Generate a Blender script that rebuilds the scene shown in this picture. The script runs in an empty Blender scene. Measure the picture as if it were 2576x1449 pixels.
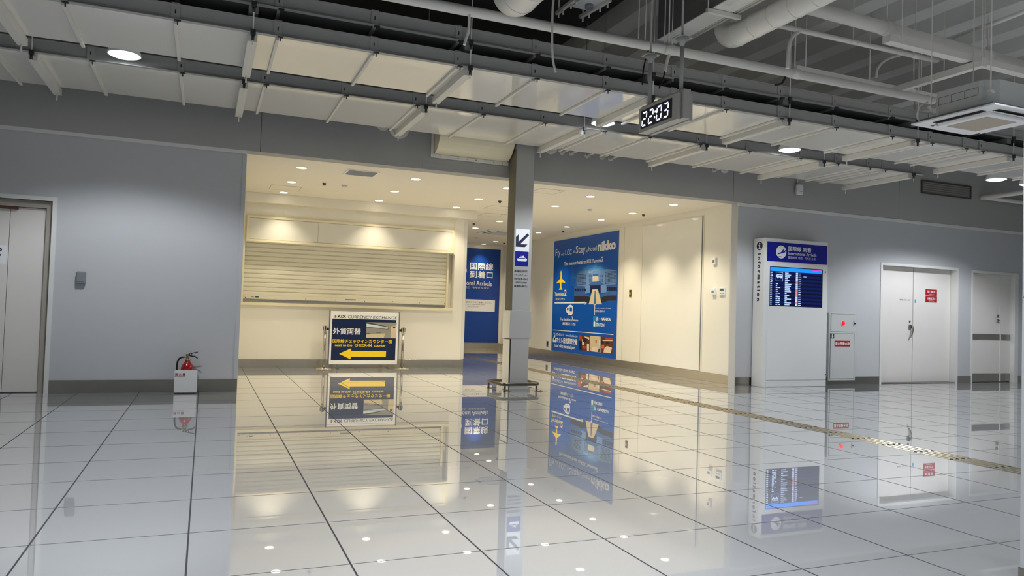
import bpy, bmesh, math, random
from mathutils import Vector, Matrix
random.seed(7)
SC = bpy.context.scene
COL = SC.collection

# ------------------------------------------------------------------ camera, world, lights, exposure
F_PX, YAW, PITCH, ROLL, EYE = 1868.00354, -0.391327911, -0.0313687193, 0.0311441020, 1.37
PW, PH = 2576, 1449
def _rot():
    cy, sy = math.cos(YAW), math.sin(YAW)
    cp, sp = math.cos(PITCH), math.sin(PITCH)
    cr, sr = math.cos(ROLL), math.sin(ROLL)
    A = Matrix(((cy, sy, 0), (-sy, cy, 0), (0, 0, 1)))
    B = Matrix(((1, 0, 0), (0, 0, -1), (0, 1, 0)))
    C = Matrix(((1, 0, 0), (0, cp, -sp), (0, sp, cp)))
    D = Matrix(((cr, -sr, 0), (sr, cr, 0), (0, 0, 1)))
    return D @ C @ B @ A
RM = _rot()
cd = bpy.data.cameras.new('camera')
cam = bpy.data.objects.new('camera', cd); COL.objects.link(cam)
right, down, fwd = RM[0], RM[1], RM[2]
m = Matrix.Identity(4)
for i in range(3):
    m[i][0] = right[i]; m[i][1] = -down[i]; m[i][2] = -fwd[i]
m[0][3], m[1][3], m[2][3] = 0, 0, EYE
cam.matrix_world = m
cd.sensor_fit = 'HORIZONTAL'; cd.sensor_width = 36.0; cd.lens = F_PX * 36.0 / PW
cd.clip_start = 0.05; cd.clip_end = 200
SC.camera = cam

W = bpy.data.worlds.new('night'); SC.world = W; W.use_nodes = True
W.node_tree.nodes['Background'].inputs[0].default_value = (0.75, 0.85, 1.0, 1)
W.node_tree.nodes['Background'].inputs[1].default_value = 0.02
SC.view_settings.view_transform = 'Standard'
SC.view_settings.look = 'None'
SC.view_settings.gamma = 1.0
SC.view_settings.use_curve_mapping = False
SC.view_settings.exposure = 0.0
SC.cycles.max_bounces = 8; SC.cycles.diffuse_bounces = 4; SC.cycles.glossy_bounces = 4; SC.cycles.use_adaptive_sampling = True; SC.cycles.adaptive_threshold = 0.02
SC.cycles.sample_clamp_indirect = 4.0
SC.cycles.use_denoising = True
SC.cycles.caustics_reflective = False; SC.cycles.caustics_refractive = False

HALL_W, SHOP_W, HALL_FILL_W = 440.0, 300.0, 1000.0          # lamp powers
COOL, WARM = (0.875, 0.925, 1.0), (1.0, 0.885, 0.67)
def spot(name, loc, power, color, half_deg, blend, radius, parent=None):
    l = bpy.data.lights.new(name, 'SPOT'); l.energy = power; l.color = color
    l.spot_size = math.radians(2 * half_deg); l.spot_blend = blend; l.shadow_soft_size = radius
    o = bpy.data.objects.new(name, l); COL.objects.link(o)
    o.location = loc
    if parent is not None:
        o.parent = parent; o.location = Vector(loc) - world_loc(parent)
    return o

# ------------------------------------------------------------------ pixel helpers: where a sight line meets a real plane
CAM = Vector((0, 0, EYE))
def ray(x, y):
    return RM.transposed() @ Vector(((x - PW / 2) / F_PX, (y - PH / 2) / F_PX, 1.0))
def fz(x, y, z=0.0):
    d = ray(x, y); return CAM + d * ((z - EYE) / d.z)
def fy(x, y, Y):
    d = ray(x, y); return CAM + d * (Y / d.y)
def fx(x, y, X):
    d = ray(x, y); return CAM + d * (X / d.x)

# ------------------------------------------------------------------ materials
def lin(c):
    return tuple(((v / 255) / 12.92 if v / 255 <= 0.04045 else ((v / 255 + 0.055) / 1.055) ** 2.4) for v in c) + (1,)
MATS = {}
def mat(name, rgb, rough=0.5, metal=0.0, spec=0.5, bump=None, emit=None, coat=0.0, var=0.0, vscale=4.0, aniso=0.0):
    if name in MATS: return MATS[name]
    M = bpy.data.materials.new(name); M.use_nodes = True
    nt = M.node_tree; b = nt.nodes['Principled BSDF']
    b.inputs['Base Color'].default_value = lin(rgb)
    b.inputs['Roughness'].default_value = rough
    b.inputs['Metallic'].default_value = metal
    b.inputs['Specular IOR Level'].default_value = spec
    b.inputs['Coat Weight'].default_value = coat
    b.inputs['Coat Roughness'].default_value = 0.01 if coat == 1.0 else 0.08
    if aniso: b.inputs['Anisotropic'].default_value = aniso
    tc = nt.nodes.new('ShaderNodeTexCoord')
    if var:
        n = nt.nodes.new('ShaderNodeTexNoise'); n.inputs['Scale'].default_value = vscale; n.inputs['Detail'].default_value = 4
        nt.links.new(tc.outputs['Object'], n.inputs['Vector'])
        mx = nt.nodes.new('ShaderNodeMix'); mx.data_type = 'RGBA'; mx.blend_type = 'MIX'
        c = lin(rgb)
        mx.inputs[6].default_value = tuple(v * (1 - var) for v in c[:3]) + (1,)
        mx.inputs[7].default_value = tuple(min(1, v * (1 + var)) for v in c[:3]) + (1,)
        nt.links.new(n.outputs['Fac'], mx.inputs[0]); nt.links.new(mx.outputs[2], b.inputs['Base Color'])
    if bump:
        sc, st, dist = bump
        n = nt.nodes.new('ShaderNodeTexNoise'); n.inputs['Scale'].default_value = sc; n.inputs['Detail'].default_value = 2
        nt.links.new(tc.outputs['Object'], n.inputs['Vector'])
        bp = nt.nodes.new('ShaderNodeBump'); bp.inputs['Strength'].default_value = st; bp.inputs['Distance'].default_value = dist
        nt.links.new(n.outputs['Fac'], bp.inputs['Height']); nt.links.new(bp.outputs['Normal'], b.inputs['Normal'])
    if emit:
        b.inputs['Emission Color'].default_value = lin(emit[0]); b.inputs['Emission Strength'].default_value = emit[1]
    MATS[name] = M
    return M
wall_m = mat('wall_paint', (192, 193, 194), 0.75, bump=(60, 0.05, 0.002), var=0.015)
head_m = mat('header_paint', (170, 169, 165), 0.75, bump=(60, 0.05, 0.002), var=0.015)
trim_m = mat('trim_paint', (222, 221, 216), 0.6, var=0.01)
cream_m = mat('shop_wall_panel', (240, 236, 224), 0.35, var=0.01)
board_m = mat('glossy_white_board', (240, 238, 230), 0.08, var=0.01)
ceil_m = mat('speckled_ceiling_board', (236, 228, 210), 0.9, bump=(90, 0.25, 0.004), var=0.06, vscale=110)
floor_m = mat('glossy_white_tile', (174, 174, 173), 0.015, spec=0.6, bump=(1.6, 0.003, 0.01), var=0.03, vscale=0.5, coat=1.0)
grout_m = mat('dark_grout', (42, 40, 48), 0.6, var=0.1)
steel_m = mat('brushed_steel', (168, 165, 156), 0.24, 1.0, var=0.06, vscale=9, bump=(10, .12, .004))
shop_steel_m = mat('pale_brushed_steel', (222, 214, 198), 0.24, 1.0, var=0.06, vscale=9, bump=(14, .12, .004))
chrome_m = mat('polished_steel', (190, 186, 178), 0.15, 1.0, var=0.04)
door_m = mat('door_paint', (226, 221, 214), 0.5, var=0.015)
panel_m = mat('white_ceiling_sheet', (236, 233, 224), 0.05, spec=0.8, var=0.012, vscale=1.5, coat=0.7)
bar_m = mat('white_bar_paint', (222, 219, 210), 0.45, var=0.02)
clamp_m = mat('dark_zinc_clamp', (62, 62, 64), 0.5, 0.3, var=0.1)
shaded_sheet_m = mat('shaded_ceiling_sheet', (84, 84, 85), 0.6, spec=0.2, var=0.1)  # white sheet with the upper row's shade put into its colour
rail_m = mat('galvanised_rail', (170, 169, 165), 0.6, 0.0, var=0.05, vscale=6)
black_m = mat('black_rubber', (18, 18, 20), 0.5, var=0.1)
duct_m = mat('painted_duct', (236, 232, 222), 0.42, 0.1, var=0.04, vscale=7)
pipe_m = mat('grey_pipe_paint', (230, 227, 219), 0.42, var=0.04)
duct_side_m = mat('grey_duct_insulation', (112, 111, 106), 0.8, var=0.1)
deck_m = mat('roof_deck_paint', (214, 213, 209), 0.7, var=0.05, vscale=2)
deck_shade_m = mat('shaded_roof_paint', (44, 43, 41), 0.95, bump=(25, 0.5, 0.02), var=0.2)  # dark colour stands in for the dim light in the roof void
shutter_m = mat('shutter_cream', (230, 225, 206), 0.32, var=0.02)
frame_m = mat('cream_frame_metal', (238, 228, 196), 0.35, var=0.01)
lightbox_m = mat('blank_acrylic', (228, 226, 216), 0.25, var=0.01)
blue_m = mat('bright_blue_print', (8, 86, 182), 0.3, var=0.08, vscale=1.2)
bluedk_m = mat('arrivals_blue_print', (12, 66, 156), 0.35, var=0.06, vscale=1.0)
sign_blue_m = mat('sign_blue', (10, 22, 140), 0.35, var=0.03)
navy_m = mat('navy_print', (14, 34, 74), 0.3, var=0.03)
ink_m = mat('navy_ink', (12, 22, 62), 0.5, var=0.03)
white_m = mat('white_print', (238, 238, 238), 0.4, var=0.01)
whitep_m = mat('white_powder_coat', (226, 226, 224), 0.4, var=0.01)
yellow_m = mat('yellow_print', (250, 212, 20), 0.4, var=0.02)
red_m = mat('red_plate', (168, 14, 28), 0.4, var=0.03)
redink_m = mat('red_ink', (150, 34, 40), 0.5, var=0.03)
green_m = mat('green_plate', (10, 84, 60), 0.4, var=0.03)
exting_m = mat('red_enamel', (160, 10, 18), 0.2, coat=0.6, var=0.03)
brass_m = mat('brass', (150, 130, 80), 0.35, 0.9, var=0.05)
cyan_m = mat('cyan_print', (30, 140, 190), 0.4, var=0.02)
case_m = mat('clock_case_paint', (178, 175, 167), 0.45, var=0.02)
darksteel_m = mat('dark_polished_steel', (112, 108, 100), 0.2, 1.0, var=0.05)
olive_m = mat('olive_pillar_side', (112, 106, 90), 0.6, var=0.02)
greyplastic_m = mat('grey_plastic', (128, 132, 138), 0.35, var=0.02)
cabinet_m = mat('cabinet_paint', (196, 197, 194), 0.45, var=0.01)
lens_warm_m = mat('lit_warm_lens', (255, 255, 250), 0.4, emit=((255, 243, 214), 9.0))
lens_cool_m = mat('lit_cool_lens', (255, 255, 255), 0.4, emit=((240, 248, 255), 14.0))
led_m = mat('lit_clock_segment', (200, 210, 255), 0.4, emit=((205, 214, 255), 3.2))
redlamp_m = mat('lit_red_lamp', (230, 10, 20), 0.3, emit=((255, 8, 16), 0.9))
scr_m = mat('lit_screen_navy', (6, 14, 60), 0.2, emit=((8, 26, 104), 0.55))
scr2_m = mat('lit_screen_dark', (4, 8, 30), 0.2, emit=((4, 12, 50), 0.5))
scrc_m = mat('lit_screen_cyan', (20, 120, 230), 0.2, emit=((24, 140, 246), 0.9))
scrw_m = mat('lit_screen_white', (200, 220, 250), 0.2, emit=((180, 205, 245), 0.55))
scrr_m = mat('lit_screen_red', (215, 140, 140), 0.2, emit=((220, 150, 155), 0.5))
scrp_m = mat('lit_screen_magenta', (200, 60, 180), 0.2, emit=((190, 70, 190), 0.8))
gauge_m = mat('clear_gauge_ring', (196, 180, 160), 0.2, var=0.02)
brown_m = mat('brown_print', (96, 52, 30), 0.5, var=0.25, vscale=8)
orange_m = mat('orange_print', (214, 110, 52), 0.5, var=0.25, vscale=8)
beige_m = mat('beige_print', (214, 196, 160), 0.5, var=0.12, vscale=6)
grey_m = mat('grey_print', (150, 146, 138), 0.5, var=0.06)
dgrey_m = mat('dark_grey_print', (70, 66, 60), 0.5, var=0.1)
paleblue_m = mat('pale_blue_print', (110, 150, 205), 0.45, var=0.12, vscale=5)
midblue_m = mat('mid_blue_print', (60, 100, 165), 0.45, var=0.15, vscale=5)
sky_m = mat('sky_blue_print', (80, 145, 215), 0.45, var=0.35, vscale=2.2)
tac_m = mat('tactile_metal', (186, 172, 140), 0.25, 0.9, var=0.08)
mesh_m = mat('beige_filter_mesh', (176, 166, 148), 0.6, var=0.05)

# ------------------------------------------------------------------ mesh building
def world_loc(o):
    v = Vector(o.location)
    while o.parent is not None:
        o = o.parent; v += Vector(o.location)
    return v
class MB:
    def __init__(s): s.v = []; s.f = []; s.sm = []
    def add(s, vs, fs, smooth=False):
        k = len(s.v); s.v += [Vector(a) for a in vs]
        s.f += [tuple(i + k for i in f) for f in fs]; s.sm += [smooth] * len(fs)
        return s
    def box(s, x0, x1, y0, y1, z0, z1, bev=0.0):
        x0, x1 = min(x0, x1), max(x0, x1); y0, y1 = min(y0, y1), max(y0, y1); z0, z1 = min(z0, z1), max(z0, z1)
        if bev:
            bm = bmesh.new(); bmesh.ops.create_cube(bm, size=1)
            for v in bm.verts:
                v.co = Vector(((x0 + x1) / 2 + v.co.x * (x1 - x0), (y0 + y1) / 2 + v.co.y * (y1 - y0), (z0 + z1) / 2 + v.co.z * (z1 - z0)))
            bmesh.ops.bevel(bm, geom=bm.edges[:], offset=bev, segments=3, affect='EDGES', profile=0.5)
            bm.verts.index_update()
            s.add([v.co.copy() for v in bm.verts], [tuple(v.index for v in f.verts) for f in bm.faces]); bm.free()
            return s
        vs = [(x, y, z) for x in (x0, x1) for y in (y0, y1) for z in (z0, z1)]
        return s.add(vs, [(0, 1, 3, 2), (4, 6, 7, 5), (0, 4, 5, 1), (2, 3, 7, 6), (0, 2, 6, 4), (1, 5, 7, 3)])
    def frame_xz(s, x0, x1, y0, y1, z0, z1, w):      # four mitre-free rails round an upright opening
        return s.box(x0, x1, y0, y1, z0, z0 + w).box(x0, x1, y0, y1, z1 - w, z1).box(x0, x0 + w, y0, y1, z0 + w, z1 - w).box(x1 - w, x1, y0, y1, z0 + w, z1 - w)
    def frame_xy(s, x0, x1, y0, y1, z0, z1, w):
        return s.box(x0, x1, y0, y0 + w, z0, z1).box(x0, x1, y1 - w, y1, z0, z1).box(x0, x0 + w, y0 + w, y1 - w, z0, z1).box(x1 - w, x1, y0 + w, y1 - w, z0, z1)
    def prism(s, pts, off):                       # closed polygon extruded by vector off
        off = Vector(off); n = len(pts); p = [Vector(a) for a in pts]
        fs = [tuple(range(n)), tuple(range(2 * n - 1, n - 1, -1))] + [(i, i + n, (i + 1) % n + n, (i + 1) % n) for i in range(n)]
        return s.add(p + [a + off for a in p], fs)
    def tube(s, path, r, n=12, closed=False, cap=True):
        P = [Vector(a) for a in path]; m_ = len(P); rings = []; k = len(s.v); prev = None
        for i in range(m_):
            a = P[i - 1] if (i > 0 or closed) else P[i]; b = P[(i + 1) % m_] if (i < m_ - 1 or closed) else P[i]
            t = (b - a).normalized()
            if prev is None:
                u = t.orthogonal().normalized()
            else:
                u = prev - t * prev.dot(t); u.normalize()
            prev = u; w = t.cross(u); rr = r[i] if isinstance(r, (list, tuple)) else r
            rings += [P[i] + (u * math.cos(2 * math.pi * j / n) + w * math.sin(2 * math.pi * j / n)) * rr for j in range(n)]
        fs = []
        for i in range(m_ if closed else m_ - 1):
            a = i * n; b = ((i + 1) % m_) * n
            fs += [(a + j, a + (j + 1) % n, b + (j + 1) % n, b + j) for j in range(n)]
        s.add(rings, fs, True)
        if cap and not closed:
            s.f += [tuple(k + j for j in range(n - 1, -1, -1)), tuple(k + (m_ - 1) * n + j for j in range(n))]; s.sm += [False, False]
        return s
    def lathe(s, prof, c, n=32, caps=True):                  # (r, z) profile round a vertical axis through c
        c = Vector(c); k = len(prof); vs = []
        for r, z in prof:
            vs += [c + Vector((r * math.cos(2 * math.pi * j / n), r * math.sin(2 * math.pi * j / n), z)) for j in range(n)]
        fs = [(i * n + j, i * n + (j + 1) % n, (i + 1) * n + (j + 1) % n, (i + 1) * n + j) for i in range(k - 1) for j in range(n)]
        s.add(vs, fs, True)
        b = len(s.v) - k * n
        if caps and prof[0][0] > 1e-4: s.f.append(tuple(b + j for j in range(n - 1, -1, -1))); s.sm.append(False)
        if caps and prof[-1][0] > 1e-4: s.f.append(tuple(b + (k - 1) * n + j for j in range(n))); s.sm.append(False)
        return s
    def build(s, name, mt, parent=None):
        me = bpy.data.meshes.new(name)
        base = world_loc(parent) if parent is not None else Vector((0, 0, 0))
        org = Vector((0, 0, 0))
        if parent is None and s.v:
            lo = [min(v[i] for v in s.v) for i in range(3)]; hi = [max(v[i] for v in s.v) for i in range(3)]
            org = Vector(((lo[0] + hi[0]) / 2, (lo[1] + hi[1]) / 2, lo[2])); base = org
        me.from_pydata([tuple(v - base) for v in s.v], [], s.f)
        me.polygons.foreach_set('use_smooth', s.sm)
        me.materials.append(mt); me.validate(); me.update()
        bm = bmesh.new(); bm.from_mesh(me)
        if not getattr(s, 'flat', False): bmesh.ops.recalc_face_normals(bm, faces=bm.faces[:])
        bm.to_mesh(me); bm.free()
        o = bpy.data.objects.new(name, me); COL.objects.link(o)
        if parent is not None: o.parent = parent
        else: o.location = org
        return o
def tag(o, label, cat=None, group=None, kind=None):
    o['label'] = label
    if cat: o['category'] = cat
    if group: o['group'] = group
    if kind: o['kind'] = kind
    return o
def thing(name, label, cat, loc=(0, 0, 0), group=None, kind=None):
    o = bpy.data.objects.new(name, None); COL.objects.link(o); o.location = loc; o.empty_display_size = 0.1
    return tag(o, label, cat, group, kind or 'thing')
def struct(name, mb, mt, label):
    o = mb.build(name, mt); o['kind'] = 'structure'; o['label'] = label; return o
def dup(root, loc, label, group=None):
    r = root.copy(); COL.objects.link(r); r.location = loc; r['label'] = label
    if group: r['group'] = group
    for ch in root.children:
        c = ch.copy(); COL.objects.link(c); c.parent = r
        for g in ch.children:
            d = g.copy(); COL.objects.link(d); d.parent = c
    return r
ORD = 'first second third fourth fifth sixth seventh eighth ninth tenth eleventh twelfth thirteenth fourteenth fifteenth sixteenth seventeenth eighteenth nineteenth twentieth twenty-first twenty-second twenty-third'.split()

# ------------------------------------------------------------------ printed surfaces
class Plane:                                       # origin, unit u (to the right as read), unit v (up), normal n towards the reader
    def __init__(s, o, u, v):
        s.o = Vector(o); s.u = Vector(u); s.v = Vector(v); s.n = s.u.cross(s.v)
    def px(s, x, y):
        d = ray(x, y); t = (s.o - CAM).dot(s.n) / d.dot(s.n); p = CAM + d * t - s.o
        return p.dot(s.u), p.dot(s.v)
    def at(s, a, b, h=0.0): return s.o + s.u * a + s.v * b + s.n * h
_GL = {}
def glyphs(body, bold=0.0):
    key = (body, bold)
    if key in _GL: return _GL[key]
    c = bpy.data.curves.new('glyph', 'FONT'); c.body = body; c.offset = bold; c.resolution_u = 3
    o = bpy.data.objects.new('glyph', c); COL.objects.link(o)
    bpy.context.view_layer.update()
    me = bpy.data.meshes.new_from_object(o.evaluated_get(bpy.context.evaluated_depsgraph_get()))
    vs = [(v.co.x, v.co.y) for v in me.vertices]; fs = [tuple(p.vertices) for p in me.polygons]
    bpy.data.objects.remove(o); bpy.data.curves.remove(c); bpy.data.meshes.remove(me)
    x0, x1 = min(a for a, b in vs), max(a for a, b in vs); y0, y1 = min(b for a, b in vs), max(b for a, b in vs)
    _GL[key] = ([((a - x0) / (x1 - x0), (b - y0) / (y1 - y0)) for a, b in vs], fs)
    return _GL[key]
class Print:                                       # flat shapes lying on a printed surface, h metres proud of it
    def __init__(s, plane, h=0.002): s.p = plane; s.h = h; s.mb = MB(); s.mb.flat = True
    def text(s, body, bl, tr, bold=0.0, uv=False, rot=False, tilt=None):
        a0, b0 = bl if uv else s.p.px(*bl); a1, b1 = tr if uv else s.p.px(*tr)
        vs, fs = glyphs(body); k = bold * (abs(b1 - b0) if not rot else abs(a1 - a0)) * 1.3
        if rot: pts = [s.p.at(a0 + (a1 - a0) * y, b1 - (b1 - b0) * x, s.h) for x, y in vs]
        else: pts = [s.p.at(a0 + (a1 - a0) * x, b0 + (b1 - b0) * y, s.h) for x, y in vs]
        s.mb.add(pts, fs)
        if bold:
            for i, (p, q) in enumerate(((k, k), (-k, k), (k, -k), (-k, -k))): s.mb.add([a + s.p.u * p + s.p.v * q + s.p.n * (.00025 * (i + 1)) for a in pts], fs)
        return s
    def line(s, body, xl, xr, xc, yb, yt, bold=0.0):  # height read off the picture column xc
        u0, u1 = s.p.px(xl, yb)[0], s.p.px(xr, yb)[0]
        return s.text(body, (u0, s.p.px(xc, yb)[1]), (u1, s.p.px(xc, yt)[1]), bold, uv=True)
    def rect(s, bl, tr, uv=False):
        a0, b0 = bl if uv else s.p.px(*bl); a1, b1 = tr if uv else s.p.px(*tr)
        s.mb.add([s.p.at(a0, b0, s.h), s.p.at(a1, b0, s.h), s.p.at(a1, b1, s.h), s.p.at(a0, b1, s.h)], [(0, 1, 2, 3)]); return s
    def poly(s, pts, uv=False):
        q = [p if uv else s.p.px(*p) for p in pts]
        s.mb.add([s.p.at(a, b, s.h) for a, b in q], [tuple(range(len(q)))]); return s
    def disc(s, c, r, uv=False, n=32, ry=None):
        a, b = c if uv else s.p.px(*c); ry = ry or r
        return s.poly([(a + r * math.cos(2 * math.pi * i / n), b + ry * math.sin(2 * math.pi * i / n)) for i in range(n)], True)
    def stroke(s, pts, w, uv=False):
        q = [Vector(p if uv else s.p.px(*p)) for p in pts]
        for a, b in zip(q[:-1], q[1:]):
            d = (b - a).normalized(); k = Vector((-d.y, d.x)) * w / 2
            s.poly([tuple(a - k), tuple(b - k), tuple(b + k), tuple(a + k)], True)
        return s
    def build(s, name, mt, parent): return s.mb.build(name, mt, parent)

def sky_print():                                   # the advertisement's printed sky: a glow fading into the blue sheet
    M = mat('sky_glow_print', (60, 120, 195), 0.45); nt = M.node_tree; b = nt.nodes['Principled BSDF']
    tc = nt.nodes.new('ShaderNodeTexCoord'); mp = nt.nodes.new('ShaderNodeMapping'); mp.vector_type = 'POINT'
    mp.inputs['Location'].default_value = (0, -1.0, -0.55); mp.inputs['Scale'].default_value = (0, 2.0, 2.1)
    ln = nt.nodes.new('ShaderNodeVectorMath'); ln.operation = 'LENGTH'
    nz = nt.nodes.new('ShaderNodeTexNoise'); nz.inputs['Scale'].default_value = 5; nz.inputs['Detail'].default_value = 5; nz.inputs['Distortion'].default_value = 1.2
    ad = nt.nodes.new('ShaderNodeMath'); ad.operation = 'MULTIPLY_ADD'; ad.inputs[1].default_value = 0.55
    sb = nt.nodes.new('ShaderNodeMath'); sb.operation = 'SUBTRACT'; sb.inputs[1].default_value = 0.27
    rp = nt.nodes.new('ShaderNodeValToRGB'); e = rp.color_ramp.elements
    e[0].position = .14; e[0].color = lin((196, 212, 214)); e[1].position = .95; e[1].color = lin((8, 86, 182))
    k = e.new(.5); k.color = lin((96, 160, 216)); k = e.new(.78); k.color = lin((26, 106, 194))
    L = nt.links.new
    L(tc.outputs['Generated'], mp.inputs['Vector']); L(mp.outputs['Vector'], ln.inputs[0]); L(tc.outputs['Generated'], nz.inputs['Vector'])
    L(nz.outputs['Fac'], ad.inputs[0]); L(ln.outputs['Value'], ad.inputs[2]); L(ad.outputs[0], sb.inputs[0]); L(sb.outputs[0], rp.inputs['Fac']); L(rp.outputs['Color'], b.inputs['Base Color'])
    return M
# ------------------------------------------------------------------ the setting
YW, YH, XP, ZO = 12.29, 12.23, 10.06, 3.745        # hall wall, header face, shop side wall, top of the opening
XL, XR, YB, ZR = -5.5, 20.0, -7.0, 6.4
YE, YBK, ZC = 16.92, 25.35, 3.75                    # counter wall, back wall, shop ceiling
floor = struct('floor', MB().box(XL, XR, YB, 26.2, -0.12, 0), floor_m, 'glossy white tiled floor running from the hall into the shop')
gx = [-5.64, -4.84, -4.04, -3.24, -2.44, -1.64, -0.8405, -0.0333, 0.7738, 1.5112, 2.3094, 3.1021, 3.9025, 4.699, 5.5164] + [5.5164 + 0.803 * i for i in range(1, 18)]
gy = [3.1954 - 0.8 * i for i in range(12, 0, -1)] + [3.1954, 4.0024, 4.8137, 5.6197, 6.395, 7.1496, 7.9328] + [7.9328 + 0.8 * i for i in range(1, 23)]
g = MB()
for x in gx:
    if XL < x < XR: g.box(x - 0.005, x + 0.005, YB, 26.1, 0, 0.0006)
for y in gy:
    if YB < y < 26: g.box(XL, XR, y - 0.003, y + 0.003, 0, 0.0005)
g.build('grout_joint', grout_m, floor)

# doors: openings first
dl1, dlz = fy(122, 745, YW).x, 2.735
d2a, d2b, d2z = fy(2217, 820, YW).x, fy(2405, 820, YW).x, 2.685
d3a, d3b, d3z = fy(2444, 820, YW).x, fy(2558, 820, YW).x, 2.655
XO = fy(607, 700, YW).x
wl = MB().box(XL, -5.0, YW, YW + .2, 0, ZO).box(dl1, XO, YW, YW + .2, 0, ZO).box(-5.0, dl1, YW, YW + .2, dlz, ZO)
wall_left = struct('wall_left', wl, wall_m, 'grey painted hall wall with a double door beside the fire extinguisher')
wr = MB().box(XP - .02, d2a, YW, YW + .2, 0, ZO).box(d2a, d2b, YW, YW + .2, d2z, ZO).box(d2b, d3a, YW, YW + .2, 0, ZO).box(d3a, d3b, YW, YW + .2, d3z, ZO).box(d3b, XR, YW, YW + .2, 0, ZO)
wall_right = struct('wall_right', wr, wall_m, 'grey painted hall wall behind the information kiosk and the doors')
hd = MB().box(XL, XR, YH, YW + .22, ZO, ZR)
wall_header = struct('wall_header', hd, head_m, 'grey header wall above the wide opening')
j = MB().box(fy(657, 330, YH).x - .004, fy(657, 330, YH).x + .004, YH - .001, YH, ZO, ZR)
j.box(fy(1845, 480, YH).x - .004, fy(1845, 480, YH).x + .004, YH - .001, YH, ZO, ZR).box(-5.0, -4.992, YH - .001, YH, ZO, ZR)
j.box(fy(2262, 470, YH).x - .004, fy(2262, 470, YH).x + .004, YH - .001, YH, ZO, ZR)
j.build('panel_joint', dgrey_m, wall_header)
struct('trim_1', MB().box(XL, XO + .035, YW - .05, YW, 3.695, 3.765, .006), trim_m, 'pale rail along the top of the left grey wall')
struct('trim_2', MB().box(XP - .04, XR, YW - .05, YW, 3.675, 3.742, .006), trim_m, 'pale rail along the top of the right grey wall')
struct('trim_3', MB().box(XO - .055, XO + .006, YW - .012, YW, .19, 3.69, .003), wall_m, 'narrow corner strip where the left wall meets the opening')
struct('baseboard_left', MB().box(dl1 + .055, XO + .004, YW - .012, YW, 0, .185, .002), steel_m, 'steel baseboard along the left grey wall')
struct('baseboard_right', MB().box(XP - .01, d2a - .05, YW - .012, YW, 0, .165, .002).box(d2b + .05, d3a - .01, YW - .012, YW, 0, .165, .002).box(d3b + .03, XR, YW - .012, YW, 0, .165, .002), steel_m, 'steel baseboard along the right grey wall')
struct('wall_back', MB().box(XL, XR, YB - .2, YB, 0, ZR), wall_m, 'far hall wall behind the viewer')
struct('wall_west', MB().box(XL - .2, XL, YB, YW + .4, 0, ZR), wall_m, 'hall end wall beyond the left door')
struct('wall_east', MB().box(XR, XR + .2, YB, YW + .4, 0, ZR), wall_m, 'hall end wall beyond the right doors')

# shop interior
struct('ceiling_shop', MB().box(.3, 10.5, YW + .2, 26.2, ZC, ZC + .1), ceil_m, 'speckled cream board ceiling over the shop passage')
struct('wall_shop_right', MB().box(XP, XP + .2, YW + .2, 26.2, 0, ZC), cream_m, 'cream panelled side wall that carries the blue hotel advertisement')
struct('wall_shop_left', MB().box(.32, .5, YW + .2, YE + .4, 0, ZC), cream_m, 'cream side wall left of the counter')
struct('wall_shop_back', MB().box(5.6, XP, YBK, YBK + .2, 0, ZC), cream_m, 'cream end wall behind the blue arrivals panel')
cn = 'trim_4'
struct(cn, MB().box(XP - .012, XP, YW + .2, YBK, 3.66, ZC), cream_m, 'cream ceiling rail along the shop side wall')
struct('baseboard_shop', MB().box(XP - .01, XP, YW + .01, YBK, 0, .185, .002), shop_steel_m, 'steel baseboard under the blue hotel advertisement')
struct('baseboard_far', MB().box(5.8, XP, YBK - .01, YBK, 0, .19, .002), shop_steel_m, 'steel baseboard under the blue arrivals panel')
jm = MB()
for px_ in (1567, 1613, 1768):
    y = fx(px_, 760, XP).y; jm.box(XP - .0015, XP, y - .003, y + .003, .19, 3.66)
jm.build('panel_joint', grey_m, bpy.data.objects['wall_shop_right'])

# currency counter wall with a shutter recess
def ez(x, y, Y=YE): return fy(x, y, Y).z
def ex(x, y, Y=YE): return fy(x, y, Y).x
sx0, sx1 = ex(613.5, 690), ex(1132, 700); sz0, sz1, gz1, tz1 = 1.392, 2.70, 3.262, 3.535
cx1 = ex(1170, 730)
we = MB().box(.5, cx1, YE, YE + .4, 0, sz0).box(sx1 + .1, cx1, YE, YE + .4, sz0, ZC).box(.5, sx0, YE, YE + .4, sz0, ZC).box(sx0, sx1 + .1, YE, YE + .4, sz1, ZC).box(sx0, sx1 + .1, YE + .25, YE + .4, sz0, sz1)
we.box(cx1 - .2, cx1, YE + .4, YBK, 0, ZC)
wall_counter = struct('wall_counter', we, cream_m, 'cream counter wall round the closed roller shutter')
struct('trim_5', MB().box(.5, fy(1201, 545, 16.76).x, 16.76, YE + .02, 3.545, ZC, .004), cream_m, 'cream bulkhead above the closed counter')
struct('trim_6', MB().box(cx1 - .06, cx1 + .012, YE - .01, YE, .19, 3.54, .003), trim_m, 'pale corner strip at the end of the counter wall')
struct('baseboard_counter', MB().box(.5, cx1 + .004, YE - .012, YE, 0, .175, .002), shop_steel_m, 'steel baseboard under the closed counter')

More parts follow.
